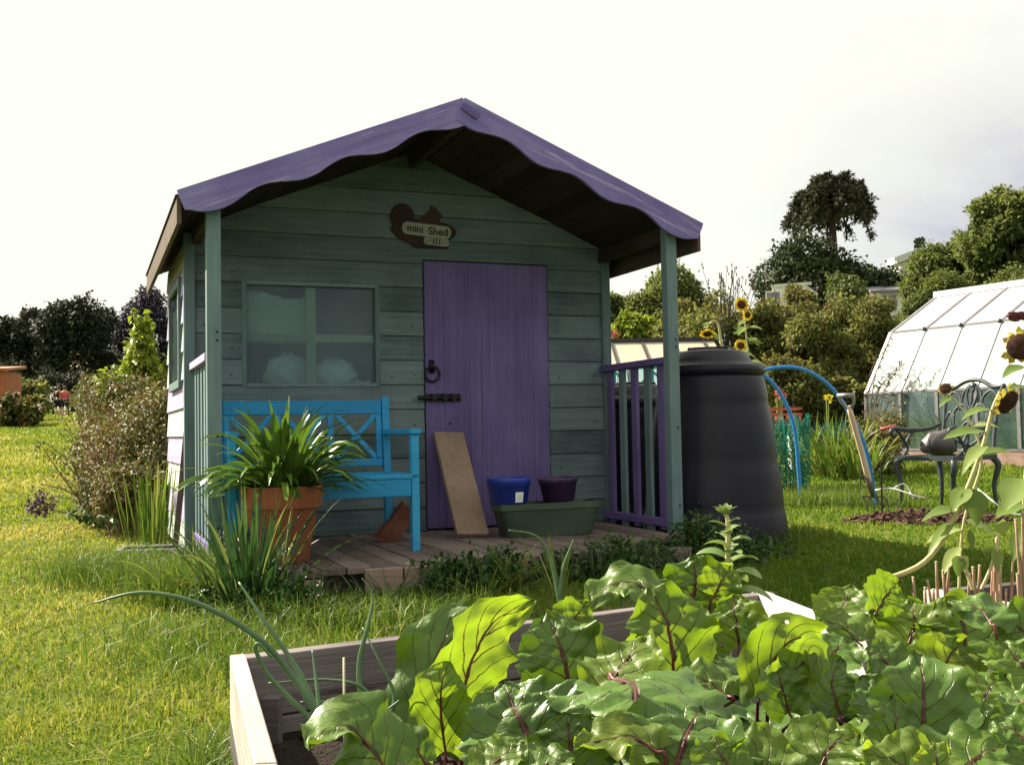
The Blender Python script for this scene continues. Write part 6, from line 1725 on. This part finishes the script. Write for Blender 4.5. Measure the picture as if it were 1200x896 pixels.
lm.build('leaves', M['softleaf'], t, smooth=True)

# ================================================================ onions
def stalk(mb, pix, r): 
    mb.tube(smooth_path([at(*q)-o_ for q in pix], 34), [q*.62 for q in r], 8)
o_ = crown_at(385,1.62); on = thing('onion_plant', 'onion plant with long arching stems in the left corner of the bed', 'onion', o_, 0)
mb = MB()
stalk(mb, [(388,862,1.62),(345,795,1.66),(300,745,1.66),(230,706,1.66),(165,694,1.66),(106,707,1.66)], [.010,.0085,.007,.005,.002])
stalk(mb, [(386,862,1.64),(352,790,1.7),(312,730,1.75),(280,682,1.8)], [.008,.007,.005,.003])
stalk(mb, [(382,866,1.60),(362,840,1.62),(318,795,1.62),(300,762,1.62),(304,754,1.62),(318,770,1.62)], [.007,.006,.005,.003])
stalk(mb, [(378,870,1.58),(372,810,1.62),(366,762,1.66)], [.006,.005,.002])
mb.build('stems', M['onion'], on, smooth=True)
o_ = crown_at(440,1.70); on = thing('onion_plant', 'onion plant with a pale hooked stem tip standing before the far plank', 'onion', o_, 0)
mb = MB()
stalk(mb, [(440,850,1.7),(424,815,1.72),(421,775,1.74),(433,725,1.76),(436,695,1.78),(424,677,1.78)], [.008,.0075,.006,.003,.0015])
stalk(mb, [(445,850,1.7),(428,808,1.7),(385,796,1.7),(314,800,1.7)], [.006,.005,.0035,.002])
stalk(mb, [(452,850,1.72),(462,815,1.74),(445,775,1.76),(425,735,1.8)], [.006,.005,.003,.002])
stalk(mb, [(446,852,1.68),(430,838,1.66),(395,823,1.66),(352,822,1.66)], [.005,.004,.003,.0015])
stalk(mb, [(437,846,1.7),(452,833,1.68),(468,820,1.68)], [.003,.003,.002])
mb.build('stems', M['onion'], on, smooth=True)
mb = MB(); a_ = at(403,848,1.6); o = mb.tube([Vector((0,0,-.08)), at(403,770,1.6)-a_], .0017, 8).build('plant_label_stick', M['strawleaf'], None, smooth=True); o.location = a_; tag(o, 'thin pale stick standing upright between the onion stems', 'stick')
o_ = crown_at(662,2.15); on = thing('onion_plant', 'single onion stem bending over in front of the deck, behind the beetroot leaves', 'onion', o_, 0)
mb = MB(); stalk(mb, [(665,745,2.15),(655,700,2.18),(645,655,2.2),(628,628,2.2),(596,621,2.2)], [.009,.008,.006,.004,.002])
stalk(mb, [(655,700,2.18),(660,665,2.19),(672,632,2.2)], [.008,.005,.002])
mb.build('stems', M['onion'], on, smooth=True)

# ================================================================ foreground sunflower and cut stalks on the right
random.seed(23); Y = 2.62
b = Vector((at(985,690,Y).x,Y,.10))
sunflower('sunflower', 'large drooping sunflower with thick curved stem and brown seed head at the right edge', b,
  [b, at(1025,684,Y), at(1046,676,Y), at(1078,662,Y), at(1101,638,Y), at(1122,598,Y), at(1140,556,Y), at(1154,516,Y), at(1163,480,Y), at(1172,459,Y)],
  [(at(1181,471,Y-.02),(.5,-.75,-.55),.040)],
  [(at(1155,505,Y),(-1,-.2,.05),.15,.075),(at(1158,520,Y),(-.9,-.3,-.35),.125,.055),(at(1148,535,Y),(1,-.2,.45),.11,.07),
   (at(1135,570,Y),(-.7,-.4,-.5),.10,.07),(at(1138,572,Y),(-.1,-.6,-.8),.10,.085),(at(1126,598,Y),(-1,.1,.1),.13,.07),(at(1120,610,Y),(-.9,-.3,-.5),.13,.045),(at(1163,480,Y),(-1,-.2,.15),.12,.05)], rad=.0068, faded=True)
b2 = Vector((at(1205,690,2.5).x,2.5,.13))
sunflower('sunflower', 'sunflower with ragged yellow-brown head at the right edge above the metal chair', b2, [b2, at(1200,600,2.5), at(1206,500,2.5), at(1200,415,2.5)],
  [(at(1196,406,2.48),(-.5,-.8,.1),.040)],
  [(at(1203,430,2.5),(-1,-.2,.0),.09,.06),(at(1205,455,2.5),(-1,-.3,.2),.07,.06),(at(1200,590,2.5),(-1,-.2,-.2),.10,.08),(at(1200,560,2.5),(-.8,-.5,-.5),.12,.10),(at(1200,620,2.5),(-.7,-.4,-.7),.09,.05)], rad=.0045, faded=True)
b3 = Vector((at(1120,700,2.9).x,2.9,.13))
sunflower('sunflower', 'thin sunflower side stem with small dry bud in front of the chair back', b3, [b3, at(1128,620,2.9), at(1150,540,2.9), at(1135,490,2.9), at(1112,462,2.9)],
  [(at(1108,455,2.88),(-.4,-.8,.5),.020)], [(at(1115,466,2.9),(-1,-.2,-.2),.055,.04),(at(1140,500,2.9),(1,-.3,.3),.10,.05),(at(1128,620,2.9),(-1,-.1,.0),.14,.06),(at(1126,640,2.9),(-.8,-.4,-.4),.12,.05),(at(1130,610,2.9),(.9,-.3,-.2),.10,.08)], rad=.004, faded=True)
# dry leaves hanging, small plants and cut stalks
def cut_stalks(label, pix, r, mat, topm=None):
    c = Vector((at(pix[0][0],690,pix[0][4]).x, pix[0][4], .12)); t = thing('cut_stalks', label, 'stalks', c, 0)
    for x0, y0, x1, y1, Y_ in pix:
        p0, p1 = at(x0,y0,Y_), at(x1,y1,Y_); p0 = p0 + (p0-p1)*.1; p0.z = .11
        s_ = MB().tube(smooth_path([p0-c, p0.lerp(p1,.5)-c+Vector((random.uniform(-.008,.008),0,0)), p1-c],8), [r*1.4,r*.9,r*1.1,r*.7], 8).build('stalk', mat, t, smooth=True)
        MB().ball(p1-c, r*.92, 8,6,1,1,.35).build('cut_end', M['strawleaf'], s_, smooth=True)
    return t
random.seed(3)
cut_stalks('short orange-brown cut stalks standing behind the rear beetroot leaves', [(1080,700,1070,676,2.6),(1084,705,1084,688,2.55),(1098,702,1087,680,2.6),(1103,690,1097,658,2.65),(1108,690,1112,664,2.65),(1140,700,1140,664,2.6),(1148,698,1148,662,2.6),(1113,700,1105,668,2.62),(1132,702,1136,672,2.6),(1090,704,1094,690,2.58)], .0042, M['orangestalk'])
cut_stalks('bundle of pinkish brown dry stalks standing upright left of the right edge', [(1167,720,1166,645,2.55),(1171,722,1168,640,2.56),(1175,722,1172,650,2.55),(1180,720,1179,690,2.55),(1185,720,1188,640,2.55),(1163,712,1165,655,2.57),(1178,722,1170,648,2.58),(1160,722,1163,660,2.6),(1169,722,1173,662,2.53)], .0034, plain('pinkish_stalk',(.34,.19,.13),(.50,.33,.24),18,.75,.2,0,.4))
cut_stalks('tall orange stalks at the right edge of the second bed', [(1196,720,1190,608,2.45),(1200,720,1194,650,2.45),(1195,700,1192,672,2.45),(1203,690,1198,600,2.45)], .004, M['orangestalk'])
wl = Vector((at(1170,690,2.55).x,2.55,.12)); t = thing('withered_plant', 'withered plant with dry hanging pale leaves on top of the dry stalk bundle', 'plant', wl, 0)
mb = MB()
mb.tube(smooth_path([Vector((0,0,0)), at(1168,650,2.55)-wl, at(1170,625,2.55)-wl],8),[.006,.004],6)
mb.tube(smooth_path([at(1150,690,2.55)-wl, at(1160,668,2.55)-wl, at(1166,650,2.55)-wl],8),.004,6).tube(smooth_path([at(1140,690,2.55)-wl, at(1132,668,2.55)-wl, at(1124,650,2.55)-wl],8),.0045,6)
mb.build('stem', M['stem'], t)
lm = MB()
for P, d, L, W in ((at(1172,625,2.55),(.1,-.3,1),.05,.035),(at(1168,640,2.55),(-.2,-.4,-1),.06,.03),(at(1124,650,2.55),(-.3,-.4,-.9),.05,.035),(at(1124,652,2.55),(.5,-.4,-.6),.03,.03),(at(1150,645,2.6),(1,-.2,.4),.04,.018),(at(1136,620,2.6),(0,-.3,-1),.05,.02)): heart_leaf(P-wl, d, (0,-1,.4), L, W, lm, .3)
lm.build('leaves', M['sunleaf'], t, smooth=True)
pts = [at(1146,573,2.65),at(1165,588,2.6),at(1180,600,2.6),at(1206,604,2.6)]
o = MB().tube(smooth_path(pts,14), .0022, 6).build('string', M['white'], None, smooth=True); tag(o,'thin pale string tied across the sunflower stems','string')
# young leafy stem at the lawn edge
